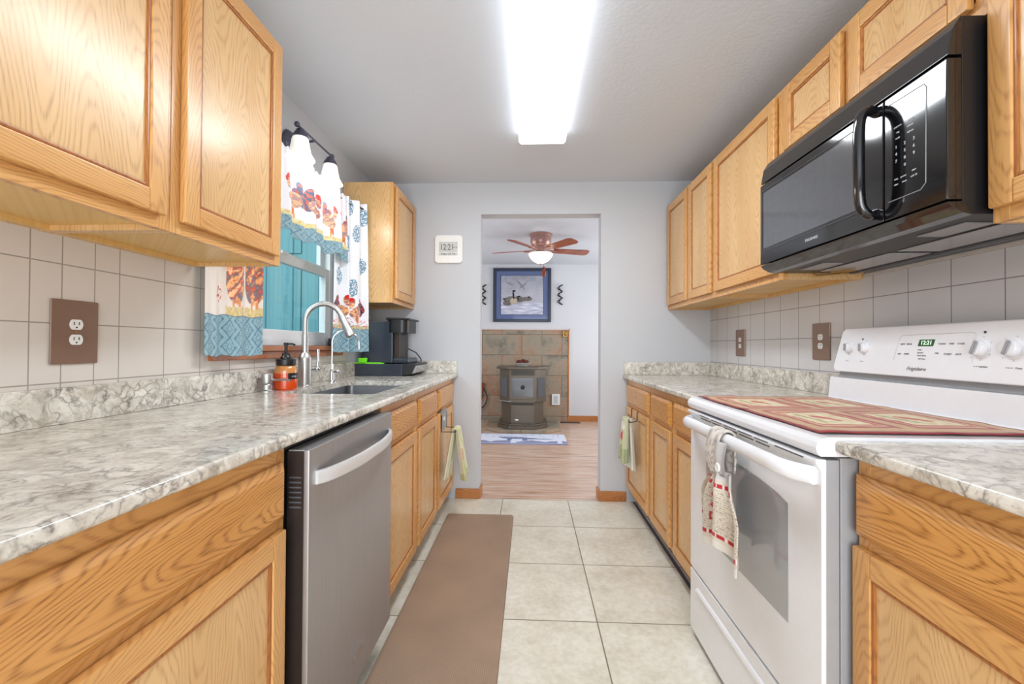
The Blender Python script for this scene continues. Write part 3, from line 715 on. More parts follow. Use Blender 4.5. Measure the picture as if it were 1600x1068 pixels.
b = B(); t = bmesh.new(); loops(t, [rr(-.985, -.836, 2.968, 3.235, .05, z) for z in (1.24, 1.325)], True); t.faces.new([v for v in t.verts][:24][::-1]); b._add(t); b.prism([(-.985, 1.326), (-.83, 1.326), (-.822, 1.338), (-.985, 1.342)], 'y', 2.968, 3.235, bev=.003); b.cyl((-.90, 3.1, 1.225), .02, .018); T.part(b, 'brew_head', 'black')
b = B(); b.box(-.94, -.83, 2.985, 3.22, 1.031, 1.062, .006); b.box(-.93, -.838, 2.995, 3.21, 1.062, 1.066); T.part(b, 'drip_tray', 'navy')
b = B(); b.tube([(-.965, 3.25, 1.12), (-.92, 3.28, 1.13), (-.86, 3.29, 1.10), (-.825, 3.295, 1.055), (-.82, 3.295, 1.033)], .004, 8); T.part(b, 'power_cord', 'iron')
T = Thing('coffee_scoop', 'bright lime green plastic scoop lying on the pod drawer', 'scoop', (-1.12, 2.985, 1.027))
b = B(); b.prism([(-1.165, 1.0275), (-1.115, 1.0275), (-1.108, 1.066), (-1.172, 1.066)], 'y', 2.952, 2.976, bev=.003); T.part(b, 'cup', 'lime')
b = B(); b.prism([(-1.2, 1.027), (-1.0, 1.027), (-.985, 1.031), (-1.02, 1.036), (-1.2, 1.036)], 'y', 2.952, 2.970, bev=.002); T.part(b, 'handle', 'lime')

# ------------------------------------------------------------------ dishwasher
T = Thing('dishwasher', 'dark stainless steel dishwasher with curved bar handle in left cabinets', 'dishwasher', (-.85, 1.37, 0))
b = B(); b.box(-1.19, -.592, 1.040, 1.705, .10, .90, .003); b.box(-1.19, -.597, 1.0345, 1.712, .902, .9165); T.part(b, 'tub', 'black')
b = B(); b.box(-.66, -.615, 1.045, 1.70, .004, .099); b.box(-1.15, -1.10, 1.07, 1.1, 0, .1); b.box(-1.15, -1.10, 1.65, 1.68, 0, .1); T.part(b, 'toe_panel', 'black')
b = B(); b.box(-.591, -.545, 1.052, 1.668, .118, .892, .004); dr = T.part(b, 'door_liner', 'darkbrown')
b = B(); b.box(-.5445, -.53, 1.044, 1.674, .112, .897, .003); b.box(-.585, -.545, 1.05, 1.67, .8925, .8965, .001); T.part(b, 'door', 'steel')
b = B()
for k in range(7): b.box(-.583, -.553, 1.0505, 1.0525, .755 + k * .012, .759 + k * .012)
T.part(b, 'vent_slots', 'slot', dr)
N = 24
def hsec(i, p):
    y = p; t_ = i / N; x = -.53 + .045 * min(1, math.sin(math.pi * t_) ** .55 * 1.05) if 0 < i < N else -.529
    z = .822; h = .0165; w = .006
    return [Vector((x - w, y, z - h)), Vector((x + w * .6, y, z - h)), Vector((x + w, y, z - h * .6)), Vector((x + w, y, z + h * .6)), Vector((x + w * .6, y, z + h)), Vector((x - w, y, z + h))]
b = B(); b.sweep([1.075 + (1.64 - 1.075) * i / N for i in range(N + 1)], hsec); T.part(b, 'handle', 'handlesteel')
b = B(); b.box(-.53, -.527, 1.318, 1.40, .192, .214, .001); T.part(b, 'badge', 'chrome')
writing('· · · · ·', 'badge_print', 'darkink', (-.5268, 1.359, .203), (0, 1, 0), (0, 0, 1), .012, T.loc, T.o)

# ------------------------------------------------------------------ range
SX, SY0, SY1 = .65, 1.0135, 1.817
T = Thing('electric_range', 'white freestanding electric range with control backguard on the right', 'range', (1.0, 1.4, 0))
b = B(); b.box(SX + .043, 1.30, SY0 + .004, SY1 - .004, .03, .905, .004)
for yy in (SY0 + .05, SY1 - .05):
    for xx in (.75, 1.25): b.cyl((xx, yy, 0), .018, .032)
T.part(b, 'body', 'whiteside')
b = B(); prof = [(.648, .908), (.640, .916), (.637, .928), (.641, .941), (.652, .949), (.668, .952), (1.19, .952), (1.30, .952), (1.30, .908)]
b.prism(prof, 'y', SY0 - .001, SY1 + .001, bev=.002); T.part(b, 'cooktop', 'white')
# door
b = B(); b.prism([(SX, .278), (SX, .875), (SX - .012, .893), (SX - .012, .902), (SX + .012, .902), (SX + .012, .278)], 'y', SY0 + .001, SY1 - .001, bev=.003)
dr = T.part(b, 'oven_door', 'white')
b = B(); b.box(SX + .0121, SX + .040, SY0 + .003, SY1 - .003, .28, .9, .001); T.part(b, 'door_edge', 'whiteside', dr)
t = bmesh.new()
y0, y1, z0, z1 = 1.14, 1.655, .462, .79
pr_ = [(SX - .0012, y, z) for y, z in [(y0, z0), (y1, z0), (y1, .76)] + [(y0 + (y1 - y0) * (1 - k / 10), .765 + .022 * math.sin(math.pi * (k / 10))) for k in range(1, 10)] + [(y0, .76)]]
A = [t.verts.new(p) for p in pr_]; C = [t.verts.new((SX + .004, p[1], p[2])) for p in pr_]
t.faces.new(A); t.faces.new(C[::-1])
for i in range(len(A)): t.faces.new((A[i], A[(i + 1) % len(A)], C[(i + 1) % len(A)], C[i]))
bmesh.ops.recalc_face_normals(t, faces=t.faces)
b = B(); b._add(t); T.part(b, 'oven_window', 'ovenglass', dr)
def osec(i, p):
    e = min(1, min(i, N - i) / 3.0); x = SX - .006 - .046 * math.sin(e * math.pi / 2) ** .7; r1, r2 = .015, .021
    return [Vector((x + r1 * math.cos(R(a)), p, .868 - .006 * (1 - e) + r2 * math.sin(R(a)))) for a in range(0, 360, 24)]
b = B(); b.sweep([1.03 + (1.79 - 1.03) * i / N for i in range(N + 1)], osec); T.part(b, 'oven_handle', 'white', dr)
b = B()
def slot(ya, yb, z): b.box(SX - .0140, SX - .0115 + .004, ya, yb, z, z + .0035)
# louvre slots in the lip above the handle
for k in range(3):
    x = SX - .0128; z = .8835 + k * .0055
    for ya, yb in ((1.60, 1.69), (1.50, 1.585), (1.40, 1.485), (1.30, 1.385), (1.215, 1.285)):
        b.box(x - .0005 + (.0045 if z < .89 else 0), x + .006, ya, yb, z, z + .0028)
b.box(SX - .0133, SX - .008, 1.06, 1.18, .8945, .8975)
T.part(b, 'vent_slots', 'slot', dr)
b = B(); b.prism([(SX, .035), (SX, .268), (SX + .012, .268), (SX + .012, .02), (SX + .006, .02)], 'y', SY0 + .001, SY1 - .001, bev=.002); dw = T.part(b, 'storage_drawer', 'white')
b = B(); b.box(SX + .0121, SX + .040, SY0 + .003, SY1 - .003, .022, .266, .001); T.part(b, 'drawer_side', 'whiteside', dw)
b = B(); b.prism([(SX - .0005, .198), (SX - .007, .205), (SX - .010, .214), (SX - .006, .222), (SX - .0005, .226)], 'y', 1.05, 1.74, bev=.0008); T.part(b, 'drawer_pull', 'white', dw)
# backguard
b = B(); b.prism([(1.17, .9525), (1.188, .958), (1.196, 1.038), (1.30, 1.038), (1.30, .9525)], 'y', SY0 + .003, SY1 - .003, bev=.003); T.part(b, 'riser', 'white')
b = B(); b.box(1.222, 1.29, SY0 + .02, SY1 - .02, 1.0385, 1.0595); T.part(b, 'vent_gap', 'grey')
def bgx(z): return 1.203 + (z - 1.06) * .16
t = bmesh.new(); ya, yb = SY0 + .001, SY1 - .001
out = []
cr = .022
for (cy, cz_, a0) in ((ya + .024 + cr, 1.227 - cr, 90), (ya + .004 + cr, 1.06 + cr, 180), (yb - .004 - cr, 1.06 + cr, 270), (yb - .024 - cr, 1.227 - cr, 0)):
    for k in range(6):
        a = R(a0 + 90 * k / 5); out.append((cy + cr * math.cos(a), cz_ + cr * math.sin(a)))
A = [t.verts.new((bgx(z), y, z)) for y, z in out]; C = [t.verts.new((1.30, y, z)) for y, z in out]
t.faces.new(A); t.faces.new(C[::-1])
for i in range(len(A)): t.faces.new((A[i], A[(i + 1) % len(A)], C[(i + 1) % len(A)], C[i]))
bmesh.ops.recalc_face_normals(t, faces=t.faces)
es = [e for f in t.faces if len(f.verts) == len(out) for e in f.edges if all(abs(v.co.x - bgx(v.co.z)) < 1e-4 for v in e.verts)]
bmesh.ops.bevel(t, geom=list(set(es)), offset=.006, segments=3, affect='EDGES', profile=.5)
b = B(); b._add(t); bg = T.part(b, 'control_panel', 'white')
nrm = Vector((-1, 0, .16)).normalized(); upv = Vector((.16, 0, 1)).normalized(); RD = (0, -1, 0)
def onp(y, z, d=.0006): return Vector((bgx(z), y, z)) + nrm * d
# keypad outline
b = B(); pl = [(1.525, 1.112), (1.512, 1.188), (1.503, 1.194), (1.27, 1.197), (1.262, 1.190), (1.262, 1.112)]
b.tube([onp(y, z, .0002) for y, z in pl], .001, 6); T.part(b, 'keypad_outline', 'lightink', bg)
t = bmesh.new()
q4 = [onp(1.441, 1.158), onp(1.388, 1.158), onp(1.384, 1.179), onp(1.437, 1.179)]
for d in (0,): t.faces.new([t.verts.new(v) for v in q4])
b = B(); b._add(t)
t = bmesh.new(); A = [t.verts.new(v) for v in q4]; C = [t.verts.new(v - nrm * .001) for v in q4]; 
for i in range(4): t.faces.new((A[i], A[(i + 1) % 4], C[(i + 1) % 4], C[i]))
b._add(t); T.part(b, 'display', 'displaygreen', bg, smooth=False)
writing('12:21', 'display_digits', 'led', onp(1.412, 1.1685, .0009), RD, upv, .018, T.loc, bg)
writing('Frigidaire', 'lettering', 'ink', onp(1.435, 1.087, .0008), RD, upv, .016, T.loc, bg, shear=.4, squash=1.15)
kn = [(1.737, .0165), (1.662, .0165), (1.247, .0215), (1.165, .0215), (1.085, .0215)]
for i, (ky, kr) in enumerate(kn):
    zc = 1.152
    b = B(); b.lathe([(kr * 1.28, 0), (kr * 1.28, .0012), (kr * 1.2, .0015), (kr, .0015), (kr, .006), (kr * .93, .014), (kr * .86, .016), (0, .016)], onp(ky, zc, .0002), 28, nrm)
    k_ = T.part(b, 'knob', 'white', bg)
    tilt = R((-12, -12, 14, 14, 14)[i]); e1 = (upv * math.cos(tilt) + Vector(RD) * math.sin(tilt)); e2 = nrm.cross(e1)
    t = bmesh.new(); bmesh.ops.create_cube(t, size=1); m = Matrix((e2 * kr * .42, e1 * kr * 1.72, nrm * .008)).transposed().to_4x4(); m.translation = onp(ky, zc, .0185)
    bmesh.ops.transform(t, matrix=m, verts=t.verts); bmesh.ops.bevel(t, geom=list(t.edges), offset=.002, segments=2, affect='EDGES')
    b = B(); b._add(t); T.part(b, 'knob_grip', 'grey', k_)
    # dial marks around the knob
    b = B()
    for j in range(7):
        a = R(30 + j * 50); p = onp(ky, zc, .0004) + (Vector(RD) * math.cos(a) + upv * math.sin(a)) * kr * 1.5
        b.lathe([(.0012, 0), (.0012, .0004), (0, .0004)], p, 6, nrm)
    for k in range(3): b.lathe([(.0016, 0), (.0016, .0004), (0, .0004)], onp(ky + .008 - k * .006, 1.103, .0004), 8, nrm)
    T.part(b, 'dial_marks', 'ink', bg)
for ky in (1.675, 1.24, 1.112):
    b = B(); b.lathe([(.0035, 0), (.0035, .001), (0, .001)], onp(ky, 1.196 if ky < 1.5 else 1.184, .0003), 12, nrm); T.part(b, 'indicator_light', 'darkink', bg)
for txt, y, z, s_ in (('BAKE', 1.497, 1.165, .0075), ('BROIL', 1.472, 1.165, .0075), ('OFF', 1.505, 1.133, .0075), ('TIMER', 1.478, 1.133, .0075), ('CLEAN', 1.36, 1.165, .0075), ('TIME', 1.33, 1.165, .0075), ('COOK', 1.302, 1.165, .0075), ('START', 1.337, 1.135, .0085), ('ON', 1.372, 1.137, .0075), ('LOCK', 1.305, 1.135, .007),
                     ('oven', 1.432, 1.147, .007), ('convect', 1.428, 1.138, .007), ('clock timer', 1.422, 1.129, .007), ('self clean', 1.42, 1.119, .007), ('Surface', 1.23, 1.103, .007), ('Oven', 1.145, 1.103, .007)):
    writing(txt, 'key_print', 'ink', onp(y, z, .0007), RD, upv, s_, T.loc, bg)

# cloth on the cooktop: printed in two by two squares
def cook_col(u, v):
    # u along Y (0..1), v along X (0 front .. 1 back)
    TAN, RED, CRM = (196, 160, 118), (160, 58, 58), (222, 206, 176)
    e = min(u, 1 - u, v, 1 - v)
    n = nz(u * 25, v * 25)
    if e < .022: return mixc(RED, (120, 40, 44), .5 + .5 * n)
    c = mixc(TAN, (176, 140, 96), .5 + .5 * nz(u * 12, v * 9, 3))
    for cu in (.27, .73):
        for cv in (.27, .73):
            du, dv = abs(u - cu), abs(v - cv); m = max(du, dv)
            if m < .195:
                c = RED if m > .165 else TAN if m > .15 else (176, 84, 70) if m > .128 else mixc(CRM, (196, 180, 130), .5 + nz(u * 30, v * 30))
                if m < .124:
                    if ell(u, v, cu - .02, cv + .01, .05, .03, .5 + nz(cu * 5, cv * 5)) < 1 or ell(u, v, cu + .04, cv + .035, .022, .02) < 1: c = (186, 66, 58)
                    elif ell(u, v, cu, cv - .07, .10, .018) < 1: c = (150, 146, 92)
    if abs(u - .5) < .008: c = RED
    return c
def cook_pos(u, v):
    x = .668 + v * .505; y = 1.795 - u * .748
    rip = .0025 * nz(u * 7, v * 6) + .002 * nz(u * 17, v * 13, 2)
    # folded-back near front corner
    return (x + .006 * nz(u * 5, 1.3), y + .004 * nz(v * 6, 7), .9565 + max(0, rip))
o = sheet(cook_pos, cook_col, 150, 110, 'stovetop_cover', 'cloth', (.92, 1.41, .9535), None, .003)
tag(o, 'red and tan quilted cloth spread over the cooktop of the white range', 'cloth')

# rooster dish towel on the oven handle
T = Thing('dish_towel', 'cream dish towel with red bands and buttoned loop on the oven handle', 'towel', (.60, 1.39, .87))
def ot_pos(u, v):
    gather = .46 + .54 * sstep(0, .5, v)
    y = 1.40 + (.5 - u) * .31 * gather - .012
    fold = math.sin(u * 17 + .7) * (.012 + .010 * v) + math.sin(u * 7.3) * .008
    x = .590 + fold - .012 * sstep(.0, .3, v)
    z = .775 - v * (.238 + .02 * math.sin(u * 9.5 - 1))
    return (x, y, z)
def ot_col(u, v):
    w = nz(u * 60, v * 60) * 8
    base = (206 + w, 196 + w, 180 + w)
    if v < .12: return (205, 202, 200)
    if .16 < v < .21 or .80 < v < .855: 
        return (232, 214, 208) if (math.sin(u * 90) > .75) else (176, 44, 50)
    if v > .9: return (214, 208, 198)
    if .3 < u < .5 and .28 < v < .56:
        k = ell((u - .3) * 5 % 1, (v - .28) * 7.1 % 1, .5, .5, .42, .42)
        if .45 < k < 1: return (186, 70, 72)
    if .3 < u < .48 and .58 < v < .68 and (abs(v - .58) < .012 or abs(v - .68) < .014 or abs(u - .3) < .025 or abs(u - .48) < .025 or nz(u * 50, v * 50) > .2): return (170, 50, 54)
    if (v * 34) % 1 < .4 and nz(u * 70, int(v * 34) * 3.1) > .05 and .24 < v < .8: return (160, 146, 124)
    return base
sheet(ot_pos, ot_col, 110, 120, 'skirt', 'cloth', T.loc, T.o, .0022)
def band_pos(u, v):
    # loop passes over the handle and hangs down both sides
    a = v
    w = .026 + .016 * math.sin(math.pi * v) ** .5 + .008 * (v > .8)
    if a < .42: x, z = .573 - .006 * math.sin(a * 7), .765 + a / .42 * .105
    elif a < .58:
        t_ = (a - .42) / .16 * math.pi; x, z = .598 - .025 * math.cos(t_), .87 + .027 * math.sin(t_)
    else: x, z = .624, .87 - (a - .58) / .42 * .105
    y = 1.41 + (u - .5) * 2 * w + .006 * math.sin(v * 9)
    return (x + .004 * math.sin(u * 9), y, z)
sheet(band_pos, lambda u, v: (208, 200, 190) if nz(u * 9, v * 22) < .1 else (168, 160, 156), 24, 60, 'loop_band', 'cloth', T.loc, T.o, .006)
def flap_pos(u, v):
    y = 1.345 + (u - .5) * .07 * (1 - .5 * v ** 2); return (.571 - .010 * math.sin(v * 3) + .003 * math.sin(u * 8), y - .012 * v, .868 - v * .098)
sheet(flap_pos, lambda u, v: (146, 146, 150) if min(u, 1 - u) < .12 or v > .9 else (190, 186, 182), 16, 30, 'button_flap', 'cloth', T.loc, T.o, .005)
b = B(); b.lathe([(.013, 0), (.014, .003), (.012, .006), (.006, .005), (0, .005)], (.560, 1.338, .795), 20, (-1, 0, 0)); T.part(b, 'button', 'whiteplastic')

# ------------------------------------------------------------------ microwave
T = Thing('microwave', 'glossy black over-the-range microwave hung under the short upper cabinet', 'microwave', (1.1, 1.42, 1.48))
MX, MY0, MY1 = .93, 1.0225, 1.8275
b = B(); b.prism([(.965, 1.90), (1.30, 1.90), (1.30, 1.452), (.985, 1.452), (.965, 1.474)], 'y', MY0 + .003, MY1 - .003, bev=.002); T.part(b, 'body', 'black')
b = B(); b.prism([(MX + .002, 1.81), (MX + .012, 1.868), (MX + .03, 1.898), (.964, 1.898), (.964, 1.81)], 'y', MY0, MY1, bev=.003); T.part(b, 'vent_strip', 'blackgloss')
b = B(); b.prism([(MX, 1.484), (MX, 1.804), (.964, 1.804), (.964, 1.484)], 'y', 1.2015, MY1, bev=.004); dr = T.part(b, 'door', 'blackgloss')
b = B(); b.box(MX - .0012, MX + .004, 1.285, 1.80, 1.545, 1.768, .001); T.part(b, 'door_window', 'mwglass', dr)
b = B(); cx = []
b.tube([(MX - .0008, y, z) for y, z in [(1.275, 1.535), (1.808, 1.535), (1.812, 1.54), (1.812, 1.772), (1.806, 1.777), (1.275, 1.777)]], .0012, 6); T.part(b, 'window_outline', 'slot', dr)
b = B(); b.prism([(MX, 1.484), (MX, 1.804), (.964, 1.804), (.964, 1.484)], 'y', MY0, 1.1985, bev=.004); cp = T.part(b, 'control_panel', 'blackgloss')
b = B(); b.tube([(MX - .0006, y, z) for y, z in [(1.185, 1.53), (1.09, 1.53), (1.076, 1.542), (1.074, 1.768), (1.080, 1.778), (1.185, 1.782)]], .001, 6); T.part(b, 'panel_outline', 'grey', cp)
hp = [(MX + .002, 1.225, 1.785), (MX - .022, 1.222, 1.79), (MX - .042, 1.22, 1.775), (MX - .05, 1.218, 1.74), (MX - .052, 1.217, 1.65), (MX - .05, 1.218, 1.56), (MX - .042, 1.22, 1.525), (MX - .022, 1.222, 1.508), (MX + .002, 1.225, 1.512)]
def smooth_path(P, k=5):
    out = []; P = [Vector(p) for p in P]; Q = [P[0]] + P + [P[-1]]
    for i in range(1, len(Q) - 2):
        for j in range(k):
            t_ = j / k; a, b_, c_, d = Q[i - 1], Q[i], Q[i + 1], Q[i + 2]
            out.append(.5 * ((2 * b_) + (c_ - a) * t_ + (2 * a - 5 * b_ + 4 * c_ - d) * t_ ** 2 + (3 * b_ - a - 3 * c_ + d) * t_ ** 3))
    return out + [P[-1]]
b = B(); b.tube(smooth_path(hp), .0135, 14); T.part(b, 'handle', 'blackgloss', dr)
b = B(); b.prism([(MX + .001, 1.480), (.964, 1.480), (.985, 1.450), (.965, 1.455), (MX + .012, 1.468)], 'y', MY0, MY1, bev=.001); T.part(b, 'lower_lip', 'blackgloss')
for ya, yb, xa, xb in ((1.09, 1.22, 1.03, 1.10), (1.60, 1.73, 1.03, 1.10)):
    b = B(); b.box(xa, xb, ya, yb, 1.449, 1.4515); T.part(b, 'lamp_lens', 'grey')
for ya, yb in ((1.10, 1.40), (1.43, 1.76)):
    b = B(); b.box(1.125, 1.25, ya, yb, 1.4485, 1.4515, .001); T.part(b, 'filter_screen', 'silverface')
b = B(); b.box(1.262, 1.285, 1.06, 1.80, 1.446, 1.4515); T.part(b, 'rear_seal', 'slot')
writing('FRIGIDAIRE', 'lettering', 'lightink', (MX - .0007, 1.50, 1.513), (0, -1, 0), (0, 0, 1), .013, T.loc, dr)
keys = [('popcorn', 1.155, 1.715), ('potato', 1.118, 1.715), ('veg', 1.155, 1.70), ('reheat', 1.118, 1.70), ('cook', 1.155, 1.685), ('defrost', 1.118, 1.685)]
for r_ in range(4):
    for c_ in range(3):
        keys.append(((('1', '2', '3'), ('4', '5', '6'), ('7', '8', '9'), ('', '0', ''))[r_][c_], 1.16 - c_ * .026, 1.663 - r_ * .018))
keys += [('stop', 1.16, 1.582), ('power', 1.138, 1.582), ('start', 1.108, 1.586), ('clear', 1.16, 1.568), ('timer', 1.135, 1.568), ('add 30', 1.108, 1.572)]
for txt, y, z in keys:
    if txt: writing(txt, 'key_print', 'lightink', (MX - .0007, y, z), (0, -1, 0), (0, 0, 1), .011 if len(txt) == 1 else .0065, T.loc, cp)
b = B(); b.tube([(1.12, 1.80, 1.449), (1.13, 1.79, 1.438), (1.20, 1.77, 1.442), (1.22, 1.71, 1.444), (1.15, 1.74, 1.441)], .003, 6)
single(b, 'loose_wire', 'brass', 'thin loose wire dangling under the left end of the microwave', 'wire', (1.17, 1.76, 1.44))
b = B(); b.box(XR - .014, XR - .0002, 1.03, 1.825, 1.4355, 1.449, .002); struct(b, 'trim_2', 'caulk')

# ------------------------------------------------------------------ outlets
def outlet(x, s, yc, zc, label, w=.122, h=.168):
    T = Thing('wall_outlet', label, 'outlet', (x, yc, zc - h / 2))
    b = B(); b.box(x, x + s * .006, yc - w / 2, yc + w / 2, zc - h / 2, zc + h / 2, .003); T.part(b, 'cover_plate', 'brownplate')
    for dz in (-.02, .02):
        b = B(); n = 24; t = bmesh.new(); pts = []
        for k in range(n):
            a = 2 * math.pi * k / n; pts.append((yc + .0172 * math.cos(a), zc + dz + max(-.0135, min(.0135, .0172 * math.sin(a)))))
        A = [t.verts.new((x + s * .008, *p)) for p in pts]; C = [t.verts.new((x + s * .004, *p)) for p in pts]; t.faces.new(A)
        for k in range(n): t.faces.new((A[k], A[(k + 1) % n], C[(k + 1) % n], C[k]))
        bmesh.ops.recalc_face_normals(t, faces=t.faces); b._add(t); r_ = T.part(b, 'receptacle', 'whiteplastic', smooth=False)
        b = B()
        for dy in (-.0065, .0065): b.box(x + s * .0078, x + s * .0084, yc + dy - .0011, yc + dy + .0011, zc + dz - .001, zc + dz + .007)
        b.cyl((x + s * .0078, yc, zc + dz - .0075), .0023, .0006, (s, 0, 0), 10); T.part(b, 'slots', 'black', r_)
    b = B(); b.cyl((x + s * .006, yc, zc), .003, .001, (s, 0, 0), 10); T.part(b, 'screw', 'brass')
outlet(XL + .0085, 1, 1.122, 1.181, 'oversized brown outlet plate on the left tiled wall')
outlet(XR - .0085, -1, 2.082, 1.181, 'brown outlet plate on right tiled wall just left of the range')
outlet(XR - .0085, -1, 2.86, 1.181, 'brown outlet plate farther back near the right rear corner')

# ------------------------------------------------------------------ wall clock
T = Thing('digital_clock', 'white square digital wall clock reading 12:21 left of the doorway', 'clock', (-.624, YB, 1.886))
t = bmesh.new(); ls = []
def rrxz(cx, cz_, w, h, r, y, n=6):
    p = []
    for sx_, sz_, a0 in ((1, 1, 0), (-1, 1, 90), (-1, -1, 180), (1, -1, 270)):
        for k in range(n + 1):
            a = R(a0 + 90 * k / n); p.append((cx + sx_ * (w / 2 - r) + r * math.cos(a), y, cz_ + sz_ * (h / 2 - r) + r * math.sin(a)))
    return p
loops(t, [rrxz(-.624, 1.886, .214, .214, .028, YB - .0005), rrxz(-.624, 1.886, .214, .214, .028, YB - .016), rrxz(-.624, 1.886, .206, .206, .025, YB - .021)])
bmesh.ops.recalc_face_normals(t, faces=t.faces); b = B(); b._add(t); T.part(b, 'case', 'whiteplastic')
b = B(); b.box(-.697, -.556, YB - .0225, YB - .0205, 1.86, 1.940); T.part(b, 'screen', 'lcd')
b = B(); b.box(-.697, -.556, YB - .0225, YB - .0205, 1.838, 1.856); T.part(b, 'screen', 'lcd')
writing('12:21', 'digits', 'darkink', (-.636, YB - .0228, 1.898), (1, 0, 0), (0, 0, 1), .062, T.loc, T.o, squash=.78)
writing('THU 27 72', 'digits', 'darkink', (-.628, YB - .0228, 1.847), (1, 0, 0), (0, 0, 1), .024, T.loc, T.o)
writing('AM 35', 'digits', 'darkink', (-.573, YB - .0228, 1.898), (1, 0, 0), (0, 0, 1), .014, T.loc, T.o)

# ------------------------------------------------------------------ ceiling light
T = Thing('ceiling_light', 'long white fluorescent ceiling fixture, lit, down the middle of the kitchen', 'light', (.063, 1.95, ZC - .066))
b = B(); b.box(-.05, .175, 1.37, 2.55, ZC - .022, ZC - .0005, .003); T.part(b, 'base_pan', 'whiteplastic')
b = B(); t = bmesh.new()
prf = [(-.073, ZC - .02), (-.073, ZC - .052), (-.06, ZC - .064), (.185, ZC - .064), (.198, ZC - .052), (.198, ZC - .02)]
b.prism(prf, 'y', 1.35, 2.568, bev=.004); T.part(b, 'diffuser', 'fixture')

# ------------------------------------------------------------------ sconce above the window
T = Thing('wall_sconce', 'two-light bronze wall sconce with marbled bell glass shades above the window', 'light', (-1.21, 2.17, 2.15))
b = B(); b.lathe([(.062, 0), (.064, .004), (.056, .016), (.03, .026), (.012, .03), (.012, .06)], (XL + .0005, 2.16, 2.165), 28, (1, 0, 0)); T.part(b, 'wall_plate', 'bronze')
b = B(); b.tube([(-1.16, 2.16, 2.165), (-1.085, 2.17, 2.18)], .006); T.part(b, 'arm', 'bronze')
b = B(); b.tube([(-1.085, 1.985, 2.172), (-1.085, 2.36, 2.178)], .0052, 12); b.ball((-1.085, 1.99, 2.173), .013); b.ball((-1.085, 2.35, 2.178), .013); T.part(b, 'crossbar', 'bronze')
for yy in (2.02, 2.33):
    b = B(); b.lathe([(.008, .0), (.018, -.006), (.024, -.018), (.033, -.032), (.036, -.044), (.03, -.045)], (-1.085, yy, 2.168), 24); T.part(b, 'socket_cup', 'bronze')
    b = B(); b.lathe([(.030, -.04), (.036, -.05), (.042, -.085), (.048, -.115), (.066, -.145), (.0645, -.147), (.046, -.117), (.040, -.085), (.034, -.052), (.028, -.042)], (-1.085, yy, 2.168), 32)
    T.part(b, 'glass_shade', 'shade')

# ------------------------------------------------------------------ curtains
def rooster(u, v, cu, cv, s, flip=1):
    """returns colour or None; u,v in metres around centre"""
    a, c_ = (u - cu) * flip / s, (v - cv) / s
    def E(x, y, rx, ry, r=0): return ell(a, c_, x, y, rx, ry, r) < 1
    st = nz(a * 6, c_ * 14, cu * 9)
    if E(.28, .62, .10, .09) or E(.38, .52, .04, .08): return (206, 40, 34)          # comb and wattle
    if E(.26, .46, .11, .22, .25): return feathers(a, c_ * 2, cu * 5)   # neck
    if E(0, .08, .34, .24, -.25): return feathers(a * 2, c_ * 2, cu * 9)  # body
    if E(-.36, .38, .15, .34, -.5): return (44, 62, 96) if st > -.1 else (190, 70, 46)     # tail
    if E(-.26, .2, .2, .3, -.6): return (150, 54, 50) if st > 0 else (60, 76, 110)
    if E(.02, -.22, .12, .16): return mixc((226, 130, 60), (200, 80, 40), .5 + st)
    if (abs(a - .02) < .025 or abs(a + .08) < .025) and -.55 < c_ < -.3: return (214, 150, 60)
    return None
def damask(u, v, s=.062):
    p = (u / s) % 1 - .5; q = ((v / (s * 1.1)) + (.5 if int(math.floor(u / s)) % 2 else 0)) % 1 - .5
    n = nz(u * 60, v * 60) * 8; d = abs(abs(p) + abs(q) - .5)
    r = math.hypot(p, q)
    if d < .05 or r > .62 or (.13 < r < .17) or (.24 < r < .29 and math.cos(8 * math.atan2(q, p)) > 0): c = (92, 130, 148)
    else: c = (146, 176, 186)
    return tuple(x + n for x in c)
FEATH = [(196, 84, 66), (230, 120, 80), (246, 204, 146), (238, 158, 104), (112, 116, 134), (216, 98, 70), (246, 218, 172), (240, 170, 120)]
def feathers(a, b, seed):
    f = nz(a * 2.2 + b * 1.4, (b - a * .45) * 5, seed) * .5 + .5 + .18 * nz(a * 9, b * 20, seed + 5)
    k = max(0, min(len(FEATH) - 1.001, f * len(FEATH))); i = int(k); return mixc(FEATH[i], FEATH[min(i + 1, len(FEATH) - 1)], k - i)
def left_col(u, v):
    U, V = u * .36, v * .72                # V measured up from hem
    if V < .150: return damask(U, V)
    if V < .154: return (70, 106, 134)
    for k, u0 in enumerate((.135, .262)):
        a = (U - u0) / .115; b_ = (V - .155) / .20
        if 0 < a < 1:
            if b_ < .16 + .05 * nz(U * 90, V * 30): return mixc((200, 180, 120), (226, 204, 158), .5 + nz(U * 90, V * 90))
            if b_ < .28 and (abs(a - .35) < .05 or abs(a - .62) < .05): return (224, 150, 100)
            if ell(a, b_, .5, .80, .56, .58, .2) < 1 + .25 * nz(a * 7, b_ * 7): return feathers(a, b_, k * 3 + 1)
    if nz(U * 90, V * 90, 4) > .12 and ell(U, V, .095, .232, .022, .032) < 1: return (190, 78, 56)
    return (228, 220, 212)
def fold_curtain(path, n_folds, amp, z_hem, z_top, phase=0, taper=0):
    """path: (x0,y0)->(x1,y1) plan line; folds run vertically"""
    (xa, ya), (xb, yb) = path; L = math.hypot(xb - xa, yb - ya); nx, ny = (yb - ya) / L, -(xb - xa) / L
    def pos(u, v):
        k = 1 - taper * v
        d = amp * math.sin(u * math.pi * 2 * n_folds + phase) * (.55 + .45 * (1 - v)) + amp * .35 * math.sin(u * 31 + 1 + 2 * v)
        uu = .5 + (u - .5) * k
        return (xa + (xb - xa) * uu + nx * d, ya + (yb - ya) * uu + ny * d, z_hem + v * (z_top - z_hem) + .003 * math.sin(u * 20 + phase))
    return pos
